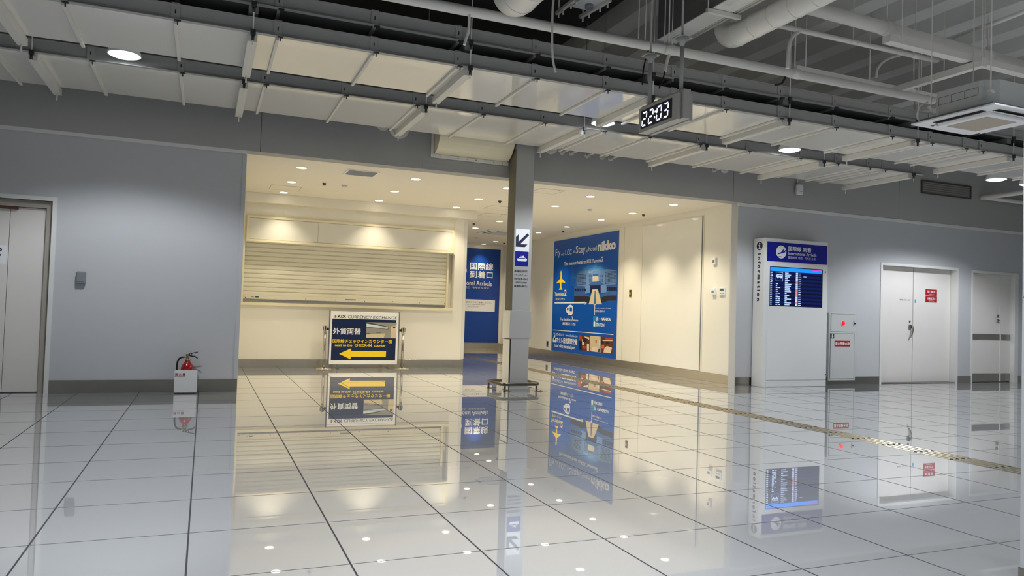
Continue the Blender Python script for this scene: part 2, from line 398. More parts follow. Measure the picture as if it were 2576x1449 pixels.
# roof deck: ribs along the depth
dk = MB()
pts = []
x = 5.4
while x < XR:
    pts += [(x, 6.15), (x + .18, 6.15), (x + .30, 5.85), (x + .62, 5.85), (x + .74, 6.15)]; x += .9
n = len(pts)
dk.add([(a, YB, b) for a, b in pts] + [(a, YW, b) for a, b in pts], [(i, i + 1, i + 1 + n, i + n) for i in range(n - 1)])
dk.box(5.4, XR, YB, YW, 6.2, 6.4)
struct('ceiling_deck', dk, deck_m, 'ribbed grey roof deck above the pipes')
struct('ceiling_shade_boards', MB().box(XL, 5.4, YB, YW, 5.9, 6.4), deck_shade_m, 'roof boards coloured dark as shade above the ceiling rails')  # boards coloured dark so the left roof void looks unlit

# ------------------------------------------------------------------ doors
def sheet(mb, x0, x1, y0, y1, z0, z1): return mb.box(x0, x1, y0, y1, z0, z1, .004)
d1 = thing('door_1', 'wide beige double door in the left grey wall', 'door', (-3.5, YW + .1, 0), kind='structure')
taupe_m = mat('taupe_door_frame', (168, 160, 148), 0.5, var=0.02)
MB().box(dl1 - .004, dl1 + .055, YW - .012, YW + .14, 0, dlz).box(-5.0, dl1 + .055, YW - .012, YW + .14, dlz, dlz + .06).build('frame', trim_m, d1)
MB().box(dl1 - .085, dl1, YW + .06, YW + .19, 0, dlz - .10).box(-5.0, dl1, YW + .06, YW + .19, dlz - .10, dlz).build('inner_frame', taupe_m, d1)
ya = YW + .11
split = fy(15, 745, ya).x
sheet(MB(), split + .003, dl1 - .088, ya, ya + .04, .012, dlz - .105).build('leaf', door_m, d1)
leafl = sheet(MB(), -4.95, split - .003, ya, ya + .04, .012, dlz - .105).build('leaf', door_m, d1)
MB().box(-3.4, fy(48, 508, ya).x, ya - .05, ya - .004, dlz - .14, dlz - .105).build('door_closer', brown_m, d1)
MB().tube([(split - .12, ya - .06, .95), (split - .12, ya - .06, 1.15)], .012).build('handle', chrome_m, leafl)
PN = Plane((0, ya, 0), (1, 0, 0), (0, 0, 1))
sa = PN.px(16, 640)[0]; s0 = PN.px(0, 663)[1]; s1 = PN.px(16, 617)[1]
nt = MB().box(sa - .42, sa, ya - .0022, ya - .0002, s0, s1).build('notice', white_m, leafl)
nt['label'] = 'white paper notice with navy letters'
PN2 = Plane((0, ya - .0022, 0), (1, 0, 0), (0, 0, 1)); w = s1 - s0
pr = Print(PN2, .0006); pr.text('O', (sa - .15, s0 + .64 * w), (sa - .055, s0 + .86 * w), .02, uv=True)
pr.text('ge', (sa - .15, s0 + .36 * w), (sa - .062, s0 + .52 * w), .02, uv=True)
pr.text('관', (sa - .145, s0 + .14 * w), (sa - .07, s0 + .27 * w), 0, uv=True)
o = pr.mb.build('lettering', ink_m, d1)

d2 = thing('door_2', 'pale double door with two red plates in the right grey wall', 'door', ((d2a + d2b) / 2, YW + .1, 0), kind='structure')
MB().box(d2a - .05, d2a + .006, YW - .015, YW + .2, 0, d2z + .05).box(d2b - .006, d2b + .05, YW - .015, YW + .2, 0, d2z + .05).box(d2a + .006, d2b - .006, YW - .015, YW + .2, d2z - .006, d2z + .05).build('frame', trim_m, d2)
yd = YW + .15
ms = fy(2296, 820, yd).x
lf = sheet(MB(), d2a + .009, ms - .007, yd, yd + .04, .015, d2z - .009).build('leaf', door_m, d2)
rt = sheet(MB(), ms + .007, d2b - .012, yd, yd + .04, .015, d2z - .009).build('leaf', door_m, d2)
MB().box(d2a, d2b, YW, yd + .04, 0, .014).build('threshold', steel_m, d2)
h0 = fy(2288, 822, yd)
MB().tube([(h0.x, yd - .006, h0.z + .12), (h0.x, yd - .001, h0.z + .12)], .028, 18).tube([(h0.x, yd - .03, h0.z), (h0.x, yd - .001, h0.z)], .05, 20).tube([(h0.x + .03, yd - .05, h0.z + .02), (h0.x + .05, yd - .055, h0.z - .05), (h0.x + .02, yd - .055, h0.z - .17), (h0.x - .03, yd - .05, h0.z - .25)], .018, 10).build('handle', chrome_m, lf)
PD = Plane((0, yd, 0), (1, 0, 0), (0, 0, 1))
o = Print(PD, .001).text('機械室 2（消火・防災）', (2263, 756), (2290, 753)).build('lettering', ink_m, lf)
for (a, b, t1, t2) in (((2328, 743), (2357, 729), '制 御 弁', 'CONTROL VALVE'), ((2328, 760), (2357, 746), '末 端 試 験 弁', 'INSPECTOR TEST VALVE')):
    u0, v0 = PD.px(*a); u1, v1 = PD.px(*b)
    pl = MB().box(u0, u1, yd - .004, yd - .0004, v0, v1).build('plate', red_m, rt); pl['label'] = 'red plate with white lettering'
    P4 = Plane((0, yd - .004, 0), (1, 0, 0), (0, 0, 1)); hh = v1 - v0
    q = Print(P4, .0008); q.text(t1, (u0 + .06, v0 + .42 * hh), (u1 - .06, v0 + .82 * hh), .01, uv=True).text(t2, (u0 + .10, v0 + .16 * hh), (u1 - .10, v0 + .27 * hh), 0, uv=True)
    q.mb.build('plate_lettering', white_m, rt)
q = PD.px(2301, 762); MB().box(q[0], q[0] + .03, yd - .003, yd - .0003, q[1], q[1] + .08).build('sticker', cyan_m, rt)

d3 = thing('door_3', 'pale door with steel push bands at the end of the right grey wall', 'door', ((d3a + d3b) / 2, YW + .1, 0), kind='structure')
MB().box(d3a - .02, d3a + .02, YW - .015, YW + .2, 0, d3z + .05).box(d3b - .10, d3b + .03, YW - .015, YW + .2, 0, d3z + .05).box(d3a + .02, d3b - .10, YW - .015, YW + .2, d3z - .006, d3z + .05).build('frame', trim_m, d3)
y3 = YW + .10
m3 = fy(2516, 820, y3).x
e3 = d3b - .104
la = sheet(MB(), d3a + .023, m3 - .022, y3, y3 + .04, .012, d3z - .009).build('leaf', door_m, d3)
MB().box(m3 - .02, m3 + .02, y3 - .012, y3 + .04, .012, d3z - .003).build('meeting_stile', trim_m, d3)
lb = sheet(MB(), m3 + .022, e3, y3, y3 + .04, .012, d3z - .009).build('leaf', door_m, d3)
for (p, x0, x1) in ((la, d3a + .03, m3 - .03), (lb, m3 + .03, e3)):
    MB().box(x0, x1, y3 - .012, y3 - .0005, 1.035, 1.175, .004).build('push_band', steel_m, p)
    MB().box(x0, x1, y3 - .004, y3 - .0005, .015, .215, .001).build('kick_plate', steel_m, p)
hx = m3 - .1
MB().box(hx - .04, hx + .04, y3 - .02, y3 - .0005, 1.60, 1.66, .004).tube([(hx + .02, y3 - .001, 1.52), (hx + .02, y3 - .05, 1.52), (hx - .09, y3 - .05, 1.52)], .014, 10).tube([(hx + .02, y3 - .012, 1.52), (hx + .02, y3 - .001, 1.52)], .035, 16).build('handle', chrome_m, la)

# ------------------------------------------------------------------ pillar with its covers
pillar = thing('pillar', 'square grey pillar standing in front of the opening', 'pillar', (5.075, 12.0, 0), kind='structure')
PX0, PX1, PY0, PY1 = 4.905, 5.243, 11.86, 12.18
MB().box(PX0, PX1, PY0, PY1, 0, 6.2, .004).build('shaft', head_m, pillar)
MB().box(PX0 - .03, PX1 + .03, PY0 - .004, PY1 + .012, .90, 1.385, .003).build('collar_cover', head_m, pillar)
MB().box(PX0 - .034, PX0 - .0305, PY0, PY1 + .008, .902, 1.383).build('collar_side_glow', cream_m, pillar)  # cream sheet paints the shop's warm glow onto the collar side
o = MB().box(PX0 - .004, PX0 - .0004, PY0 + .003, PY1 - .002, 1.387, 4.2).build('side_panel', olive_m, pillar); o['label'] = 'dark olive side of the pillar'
cov = MB().box(PX0 - .022, PX0 - .002, PY0 + .02, PY1, .01, .885, .002).build('side_cover', cream_m, pillar); cov['label'] = 'cream side cover of the pillar'
MB().box(PX0 - .012, PX0 - .001, PY0 + .006, PY0 + .02, .01, .89).build('cover_gap', black_m, pillar)
MB().box(PX0 - .004, PX1 + .03, PY0 - .03, PY0, 0, .05, .003).build('plinth', head_m, pillar)

# ------------------------------------------------------------------ ceiling rails, sheets and bars
def roof(x): return 5.899 if x < 5.39 else 6.199
ZP = 4.25
NX = [-3.4, -2.42, -1.4, -.4, .61, 1.65, 2.65, 3.65, 4.65, 5.69, 6.52, 7.5, 8.53, 9.67, 10.54, 11.33, 11.72]
WX = [-2.0, .355, 2.79, 5.33, 7.63, 10.2, 12.45]
RY = {1: 10.2, 2: 8.3, 3: 8.3}
RZ = {1: ZP, 2: ZP, 3: 4.553}
RXE = {1: 12.75, 2: 17.5, 3: 17.5}
NAMES = {1: 'nearest the grey wall', 2: 'just behind the clock', 3: 'uppermost, below the long pipe'}
for r in (1, 2, 3):
    y = RY[r]; x1 = RXE[r]; zp = RZ[r]
    t = thing('hanging_rail', 'long grey channel rail of the hanging ceiling, %s' % NAMES[r], 'ceiling rail', ((XL + x1) / 2, y, zp), 'grey channel rails under the roof')
    MB().box(XL, x1, y + .035, y + .045, zp, zp + .17).box(XL, x1, y - .012, y + .035, zp, zp + .008).box(XL, x1, y + .01, y + .035, zp + .162, zp + .17).box(XL, x1, y + .03, y + .035, zp + .045, zp + .05).build('channel', rail_m, t)
    for x in [a for a in NX if a < x1 - .2]:
        b = MB().box(x - .042, x + .042, y + .020, y + .034, zp + .01, zp + .185, .002).build('clip', rail_m, t)
        MB().box(x - .006, x + .006, y + .018, y + .0198, zp + .07, zp + .11).build('clip_slot', black_m, b)
        MB().box(x - .005, x + .055, y - .014, y + .02, zp - .013, zp - .001).tube([(x + .025, y + .002, zp - .005), (x + .025, y + .002, zp - .05)], .007, 8).build('clip_bolt', clamp_m, b)
    for x in [a for a in WX if a < x1 - .2]:
        if r != 2:                                  # the rod at the middle rail is the one hanging from the rail above it
            h = MB().tube([(x, y - .03, ZP - .15), (x, y - .03, roof(x))], .0075, 8).build('hanger_rod', bar_m, t)
        MB().box(x - .026, x + .026, y - .052, y - .013, zp - .045, zp + .012, .003).tube([(x, y - .03, zp - .04), (x, y - .03, zp - .10)], .016, 8).build('hanger_clamp', clamp_m, t)
rows = {1: (10.262, 11.75), 2: (8.362, 9.60), 3: (8.362, 9.7)}
for r in (1, 2, 3):
    ya, yb = rows[r]; zp = RZ[r]
    xs = [x for x in NX if x < RXE[r] - .3] + ([12.5] if r == 1 else [12.5, 13.5, 14.5, 15.5, 16.5])
    nm = {1: 'the row nearest the grey wall', 2: 'the row behind the clock', 3: 'the shadowed upper row'}[r]
    sm = panel_m if r < 3 else shaded_sheet_m; bm_ = bar_m if r < 3 else mat('shaded_bar_paint', (140, 140, 138), 0.6, var=.05)  # upper row: shade painted into white sheets and bars
    for i in range(len(xs) - 1):
        xa, xb = xs[i], xs[i + 1]
        t = thing('hanging_ceiling_sheet', '%s ceiling sheet, %s from the left in %s' % (('glossy white', 'glossy white', 'shade-darkened white')[r - 1], ORD[i], nm), 'ceiling sheet', ((xa + xb) / 2, (ya + yb) / 2, zp), 'hanging sheets in ' + nm)
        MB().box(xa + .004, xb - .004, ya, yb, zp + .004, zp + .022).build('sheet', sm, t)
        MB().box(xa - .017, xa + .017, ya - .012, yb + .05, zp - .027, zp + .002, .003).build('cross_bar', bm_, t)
        for w_ in WX:
            if xa - .01 < w_ <= xb - .01:
                b = MB().box(w_ - .05, w_ + .05, ya - .012, yb + .12, zp - .085, zp + .002, .003).build('hanger_beam', bm_, t)
                MB().tube([(w_, yb + .06, zp - .17), (w_, yb + .06, zp - .085)], .010, 8).build('beam_bolt', bar_m, b)

# ------------------------------------------------------------------ hall lamps in the gap between the sheets, then added unseen ones
def hall_lamp(x, y, z, label, power, half=66):
    t = thing('hall_downlight', label, 'downlight', (x, y, z), 'cool white hall downlights')
    MB().lathe([(.12, .16), (.15, .15), (.185, .0), (.175, 0.0), (.13, .10), (.0, .10)], (x, y, z)).build('housing', whitep_m, t)
    MB().lathe([(.172, .004), (.12, -.018), (.05, -.026), (.0005, -.028)], (x, y, z)).build('lens', lens_cool_m, t)
    MB().tube([(x, y, z + .16), (x, y, roof(x))], .01, 8).build('stem', bar_m, t)
    spot('hall_light', (x, y, z - .04), power, COOL, half, .35, .15, t)
for x, lab in ((-1.01, 'lit downlight in the ceiling gap above the left grey wall'), (5.52, 'lit downlight in the ceiling gap just left of the clock'), (9.18, 'lit downlight in the ceiling gap above the information kiosk'), (14.44, 'lit downlight in the ceiling gap above the red-plated double door'), (15.45, 'lit downlight at the right edge next to the last gap lamp')):
    hall_lamp(x, 9.93, 4.285, lab, HALL_W)
k = 0
for y in (3.6, -2.2):  # unseen downlight copies added to brighten the floor and roof space
    for x in (-2.6, 1.7, 7.2, 13.0):
        k += 1; hall_lamp(x, y, 4.7, 'unseen fill downlight added over the tiled floor, %s of eight' % ORD[k - 1], HALL_FILL_W, 58)

# ------------------------------------------------------------------ ducts, pipes and trays under the roof
def spiral_duct(x, z, yend, r, label, elbow):
    t = thing('round_duct', label, 'duct', (x, 2.0, z), 'round air ducts')
    n = 14
    seg = MB()
    if elbow:                                       # far end bends upward
        cz = z + r * 1.5
        path = [(x, 0.5, z)] + [(x, yend - r * 1.6 + r * 1.5 * math.sin(a * math.pi / 2 / n), cz - r * 1.5 * math.cos(a * math.pi / 2 / n)) for a in range(n + 1)] + [(x, yend - r * .1, min(roof(x), 5.89) - .05)]
        seg.tube(path, r, 32)
    else:
        path = [(x, 0.5, z), (x, yend - r * .5, z)]
        seg.tube(path, r, 32)
    seg.build('tube', duct_m, t)
    y = yend - r * 1.75; i = 0
    while y > 2.5:
        ring = MB(); q = [(x + (r + .003) * math.cos(2 * math.pi * j / 32), y, z + (r + .003) * math.sin(2 * math.pi * j / 32)) for j in range(32)]
        ring.tube(q, .004, 6, closed=True); ring.build('seam', pipe_m, t); y -= .33 if elbow else .2; i += 1
    return t
spiral_duct(2.82, 4.58, 7.20, .195, 'thick round air duct bending up beside the hanging bracket plate', True)
spiral_duct(5.95, 4.88, 7.62, .145, 'long ribbed round air duct right of the clock hangers', True)
def straight_pipe(name, a, b, r, label, collars=(), m_=None, cat='pipe', group='pipes under the roof'):
    t = thing(name, label, cat, ((a[0] + b[0]) / 2, (a[1] + b[1]) / 2, (a[2] + b[2]) / 2), group)
    MB().tube([a, b], r, 20).build('tube', m_ or pipe_m, t)
    A, B = Vector(a), Vector(b)
    for f in collars:
        c = A.lerp(B, f); d = (B - A).normalized()
        MB().tube([c - d * .07, c + d * .07], r * 1.12, 20).build('collar', m_ or pipe_m, t)
        MB().tube([c + Vector((0, 0, r)), (c.x, c.y, roof(c.x))], .008, 8).build('hanger', pipe_m, t)
    return t
straight_pipe('service_pipe', (XL, 7.56, 4.60), (9.6, 7.54, 4.60), .056, 'long grey pipe running the whole width above the ceiling rails', (.42, .70, .83))
straight_pipe('service_pipe', (6.55, 7.36, 5.1), (9.44, 7.36, 5.1), .032, 'thin grey pipe under the right hand tray', (.45, .85))
pa, pb = fz(2030, 17, 5.25), fz(2576, 168, 5.25)
straight_pipe('drain_pipe', tuple(pa), tuple(pa + (pb - pa) * 1.3), .085, 'thick grey drain pipe high at the right', (.25, .62))
straight_pipe('service_pipe', tuple(fz(2400, 98, 5.6)), tuple(fz(2600, 20, 5.6)), .03, 'thin grey pipe slanting under the roof ribs', ())
def tray(a, b, w, h, label):
    t = thing('cable_tray', label, 'cable tray', ((a[0] + b[0]) / 2, (a[1] + b[1]) / 2, a[2]), 'grey cable trays')
    d = (Vector(b) - Vector(a)); s = Vector((-d.y, d.x, 0)).normalized() * w / 2
    A, B = Vector(a), Vector(b)
    MB().prism([A - s, A + s, A + s + Vector((0, 0, h)), A - s + Vector((0, 0, h))], d).build('channel', pipe_m, t)
    for f in (.05, .45, .8):
        c = A.lerp(B, f); MB().tube([c - s * 1.05 + Vector((0, 0, h)), (c.x - s.x * 1.05, c.y - s.y * 1.05, roof(c.x))], .008, 8).build('hanger', pipe_m, t)
tray((7.72, 8.3, 4.95), (10.9, 8.35, 4.95), .12, .085, 'boxed grey cable tray just above the long pipe')
tray((7.95, 6.92, 4.97), (12.0, 7.02, 4.97), .12, .09, 'boxed grey cable tray below the drain pipe at the right')
tray((9.55, 6.75, 4.86), (9.55, 8.15, 4.86), .10, .09, 'short grey channel crossing above the ceiling cassette')

t = thing('rectangular_duct', 'wide rectangular duct with a dark insulated side behind the clock hangers', 'duct', (5.46, 5, 5.0))
MB().box(5.37, 5.66, .5, 8.25, 5.012, 5.85).build('duct_body', duct_side_m, t)
q = MB().box(5.37, 5.66, .5, 8.25, 5.0, 5.011).build('underside', panel_m, t); q['label'] = 'pale sheet underside'
for x in (5.69, 5.745): straight_pipe('conduit', (x, .5, 5.02), (x, 8.2, 5.02), .02, 'pale conduit beside the rectangular duct, %s from the duct' % ('first' if x < 5.7 else 'second'), (), bar_m, 'conduit', 'conduits beside the rectangular duct')
t = thing('strut_channel', 'pale strut bar crossing under the rectangular duct', 'strut', (5.6, 7.15, 4.95), 'pale struts')
MB().box(5.30, 5.79, 7.10, 7.145, 4.945, 4.995, .003).build('bar', bar_m, t)
for x in (5.32,): MB().tube([(x, 7.12, 4.93), (x, 7.12, roof(x))], .008, 8).build('rod', bar_m, t)
for i, px_ in enumerate((1607, 1624, 1673, 1692)):
    p = fy(px_, 60, 7.8)
    straight_pipe('hanger_rod', (p.x, 7.8, 4.66), (p.x, 7.8, roof(p.x)), .007, 'thin hanger rod in front of the dark duct side, %s from the left' % ORD[i], (), bar_m, 'rod', 'hanger rods by the dark duct')

# plate with struts at the top edge
t = thing('bracket_plate', 'white bracket plate on two struts hanging at the top edge', 'bracket', (4.35, 8.2, 5.3))
cpl = [fz(x, y, 5.3) for x, y in ((1437, 17), (1483, 28), (1530, 0), (1478, -14))]
MB().prism(cpl, (0, 0, .02)).build('plate', whitep_m, t)
c0 = fz(1482, 12, 5.3); MB().tube([c0 + Vector((0, 0, -.05)), c0 + Vector((0, 0, .0))], .05, 20).build('boss', greyplastic_m, t)
for (a, b) in (((1400, 38), (1455, -4)), ((1459, 47), (1535, 4))):
    A, B = fz(*a, 5.26), fz(*b, 5.26); d = B - A; s = Vector((-d.y, d.x, 0)).normalized() * .022
    st = MB().prism([A - s, A + s, A + s + Vector((0, 0, .04)), A - s + Vector((0, 0, .04))], d).build('strut', bar_m, t)
    for f in (.1, .32, .68, .92):
        c = A + d * f; MB().tube([c + Vector((0, 0, -.06)), c + Vector((0, 0, .0))], .012, 8).build('bolt', bar_m, st)
    for f in (.1, .9):
        c = A + d * f; MB().tube([c + Vector((0, 0, .04)), (c.x, c.y, roof(c.x))], .009, 8).build('rod', bar_m, t)

# flexible conduits
def curve3(pts, n=10):
    P = [Vector(p) for p in pts]; P = [P[0] * 2 - P[1]] + P + [P[-1] * 2 - P[-2]]; out = []
    for i in range(1, len(P) - 2):
        a, b, c, d = P[i - 1:i + 3]
        for j in range(n):
            u = j / n; out.append(((b * 2) + (c - a) * u + (a * 2 - b * 5 + c * 4 - d) * u * u + (b * 3 - a - c * 3 + d) * u ** 3) / 2)
    out.append(P[-2]); return out
def flex(name, pix, Y, r, m_, label, cat='conduit', group='loose conduits and cables'):
    o = MB().tube(curve3([fy(x, y, Y) for x, y in pix]), r, 10).build(name, m_, None); return tag(o, label, cat, group)
flex('flexible_conduit', [(1393, -8), (1390, 30), (1389, 100), (1391, 150), (1398, 182)], 7.45, .013, bar_m, 'pale flexible conduit hanging straight down past the long pipe')
flex('flexible_conduit', [(1181, 30), (1179, 75), (1172, 98), (1168, 113)], 7.53, .016, pipe_m, 'grey conduit dropping beside the first ceiling rail clamp')
flex('flexible_conduit', [(1688, 124), (1678, 155), (1673, 180)], 7.55, .019, bar_m, 'short thick conduit stub between the clock hangers')
flex('black_cable', [(1673, 178), (1668, 198), (1658, 222)], 7.55, .009, black_m, 'black cable end below the conduit stub', 'cable')
flex('black_cable', [(1636, 112), (1624, 150), (1618, 180), (1616, 214)], 7.55, .009, black_m, 'black cable hanging left of the far clock hanger', 'cable')
flex('flexible_conduit', [(2014, 77), (1992, 95), (1984, 125), (1981, 172)], 7.36, .025, bar_m, 'curved pale conduit rising above the long pipe')
flex('flexible_conduit', [(2275, 135), (2230, 150), (2208, 172), (2203, 198)], 8.3, .022, bar_m, 'curved pale conduit left of the short channel')
flex('black_cable', [(1979, 184), (1968, 208), (1950, 214)], 7.56, .014, black_m, 'black cable sagging under the long pipe', 'cable')

# ceiling cassette unit on rods
t = thing('ceiling_cassette', 'hanging white four way air conditioner cassette at the right edge', 'air conditioner', (7.73, 5.5, 3.6))
ax0, ax1, ay0, ay1, az = 7.25, 8.21, 5.01, 5.97, 3.6
bx0, bx1, by0, by1, ch = 7.37, 8.09, 5.13, 5.85, .13
oct_ = [(bx0 + ch, by0), (bx1 - ch, by0), (bx1, by0 + ch), (bx1, by1 - ch), (bx1 - ch, by1), (bx0 + ch, by1), (bx0, by1 - ch), (bx0, by0 + ch)]
MB().prism([(a, b, az + .055) for a, b in oct_], (0, 0, .27)).build('body', cabinet_m, t)
l = MB()
for k in range(3):
    y0 = 5.27 + k * .15
    for (c, d) in (((y0, az + .18), (y0 + .15, az + .18)), ((y0, az + .26), (y0 + .15, az + .26)), ((y0, az + .18), (y0, az + .26)), ((y0 + .15, az + .18), (y0 + .15, az + .26))):
        l.box(bx0 - .001, bx0 + .001, min(c[0], d[0]) - .002, max(c[0], d[0]) + .002, min(c[1], d[1]) - .002, max(c[1], d[1]) + .002)
l.build('knockout_line', dgrey_m, t)
MB().box(ax0 + .06, ax1 - .06, ay0 + .06, ay1 - .06, az + .02, az + .054).build('flange', greyplastic_m, t)
MB().box(ax0, ax1, ay0, ay1, az, az + .019, .006).build('decoration_panel', white_m, t)
for (x0, x1, y0, y1) in ((ax0 + .09, ax0 + .16, ay0 + .2, ay1 - .2), (ax1 - .16, ax1 - .09, ay0 + .2, ay1 - .2), (ax0 + .2, ax1 - .2, ay0 + .09, ay0 + .16), (ax0 + .2, ax1 - .2, ay1 - .16, ay1 - .09)):
    s = MB().box(x0, x1, y0, y1, az - .004, az - .0005).build('air_slot', dgrey_m, t)
    cx, cy = (x0 + x1) / 2, (y0 + y1) / 2
    if x1 - x0 < y1 - y0:
        o_ = .035 if cx > 7.73 else -.035
        f = MB().prism([(cx - o_ * .6, y0, az - .006), (cx + o_, y0, az - .03), (cx + o_, y0, az - .036), (cx - o_ * .6, y0, az - .012)], (0, y1 - y0, 0))
    else:
        o_ = .035 if cy > 5.5 else -.035
        f = MB().prism([(x0, cy - o_ * .6, az - .006), (x0, cy + o_, az - .03), (x0, cy + o_, az - .036), (x0, cy - o_ * .6, az - .012)], (x1 - x0, 0, 0))
    f.build('vane', white_m, s)
MB().box(ax0 + .19, ax1 - .19, ay0 + .19, ay1 - .19, az - .035, az - .0005, .012).build('intake_frame', white_m, t)
MB().box(ax0 + .25, ax1 - .25, ay0 + .25, ay1 - .25, az - .038, az - .0352).build('intake_grille', mesh_m, t)
for (x, y) in ((bx0 + .02, by0 + .02), (bx0 + .02, by1 - .02), (bx1 - .02, by1 - .02), (bx1 - .02, by0 + .02)):
    MB().tube([(x, y, az + .20), (x, y, roof(x))], .007, 8).box(x - .03, x + .03, y - .02, y + .02, az + .17, az + .20).build('suspension_rod', bar_m, t)
MB().tube(curve3([(bx0 + .02, by1 + .02, az + .26), (bx0 - .06, by1 + .06, az + .2), (bx0 - .08, by1 + .07, az + .08), (bx0 - .02, by1 + .05, az + .03), (bx0 + .03, by1 + .03, az + .07)]), .008, 8).build('cable_loop', bar_m, t)

# things on the header wall
for i, (x, z, r, ln) in enumerate(((2.9, 4.38, .17, .34), (2.62, 4.42, .11, .2), (5.72, 4.40, .14, .34), (9.36, 4.34, .05, .3), (9.62, 4.40, .10, .2))):
    t = thing('pipe_sleeve', 'pale %s pipe stub through the header wall, %s of the large stubs from the left' % ('stout' if r > .12 else 'slim', ('second', 'first', 'third', 'fourth', 'fifth')[i]), 'pipe', (x, YH - ln / 2, z), 'pipe stubs through the header')
    MB().tube([(x, YH - .001, z), (x, YH - ln, z + .02)], r * .68, 24).build('stub', duct_m, t)
    MB().tube([(x, YH - .02, z), (x, YH - .0005, z)], r, 28).build('flange', duct_m, t)
for i, px_ in enumerate((1413, 1437, 1476, 1513, 1535)):
    p = fy(px_, (386, 388, 394, 398, 402)[i], YH)
    t = thing('pipe_sleeve', 'thin pale pipe stub in the row right of the pillar, %s from the left' % ORD[i], 'pipe', (p.x, YH - .2, p.z), 'thin pipe stubs through the header')
    MB().tube([(p.x, YH - .001, p.z + .02), (p.x, YH - .42, p.z + .03)], .028, 14).build('stub', duct_m, t)
    MB().tube([(p.x, YH - .012, p.z + .02), (p.x, YH - .0005, p.z + .02)], .05, 18).build('flange', duct_m, t)
t = thing('curved_duct_hood', 'cream curved duct hood on the header wall left of the pillar', 'duct', (4.18, 12.0, 4.0))
hx0, hx1 = 3.52, 4.87
prof = [(YH - .012 - .42 * math.sin(a * math.pi / 24), 4.62 - .60 * math.cos(a * math.pi / 24)) for a in range(13)] + [(YH - .012, 4.62)]
MB().prism([(hx0, a, b) for a, b in prof], (hx1 - hx0, 0, 0)).build('shell', frame_m, t)
fl = MB().box(hx0 - .06, hx1 + .02, YH - .03, YH - .001, 3.955, 4.018, .003).box(hx0 - .06, hx0 - .004, YH - .03, YH - .001, 4.02, 4.7, .003).build('flange', pipe_m, t)
rv = MB()
for k in range(8): rv.tube([(hx0 + .1 + k * .165, YH - .036, 3.99), (hx0 + .1 + k * .165, YH - .03, 3.99)], .008, 8)
rv.build('rivet', dgrey_m, fl)
MB().box(hx0 - .2, hx1 + .02, YH - .006, YH - .0005, 3.79, 3.945).build('backing_plate', head_m, t)
sp = fy(2004, 478, YH)
t = thing('wall_speaker', 'rounded white speaker high on the header above the information kiosk', 'speaker', (sp.x, YH - .08, sp.z))
MB().box(sp.x - .085, sp.x + .085, YH - .13, YH - .03, sp.z - .12, sp.z + .12, .045).build('case', whitep_m, t)
MB().box(sp.x - .03, sp.x + .03, YH - .03, YH - .0005, sp.z - .03, sp.z + .03).build('bracket', greyplastic_m, t)
MB().box(sp.x - .03, sp.x + .03, YH - .1315, YH - .1302, sp.z - .05, sp.z - .035).build('badge', dgrey_m, t)
straight_pipe('conduit', (sp.x, YH - .02, sp.z + .05), (sp.x, YH - .02, 4.9), .012, 'thin conduit rising from the wall speaker', (), bar_m, 'conduit', 'conduits on the header wall')
v0, v1 = fy(2316, 470, YH).x, fy(2441, 490, YH).x; vz0, vz1 = fy(2316, 486, YH).z, fy(2316, 468, YH).z
t = thing('wall_louvre', 'dark framed louvre vent high on the right header wall', 'vent', ((v0 + v1) / 2, YH, vz0))
MB().frame_xz(v0, v1, YH - .03, YH - .001, vz0, vz1 + .15, .03).build('frame', dgrey_m, t)
s = MB()
for k in range(5): s.prism([(v0 + .04, YH - .028, vz0 + .03 + k * .05), (v0 + .04, YH - .002, vz0 + .055 + k * .05), (v0 + .04, YH - .002, vz0 + .06 + k * .05), (v0 + .04, YH - .028, vz0 + .035 + k * .05)], (v1 - v0 - .08, 0, 0))
s.build('louvre', grey_m, t)
a = fy(2476, 497, YH - .1)
t = thing('wall_pipe', 'pale pipe turning out of the header wall at the far right', 'pipe', (a.x, YH - .2, a.z))
MB().tube([(a.x, YH - .001, a.z), (a.x, YH - .10, a.z)] + [(a.x, YH - .5, a.z), (a.x, YH - 3.0, a.z)], .055, 20).build('tube', duct_m, t)
MB().tube([(a.x, YH - .1, a.z - .005), (min(a.x + 3.4, XR - .02), YH - .1, a.z - .005)], .045, 18).build('branch', duct_m, t)

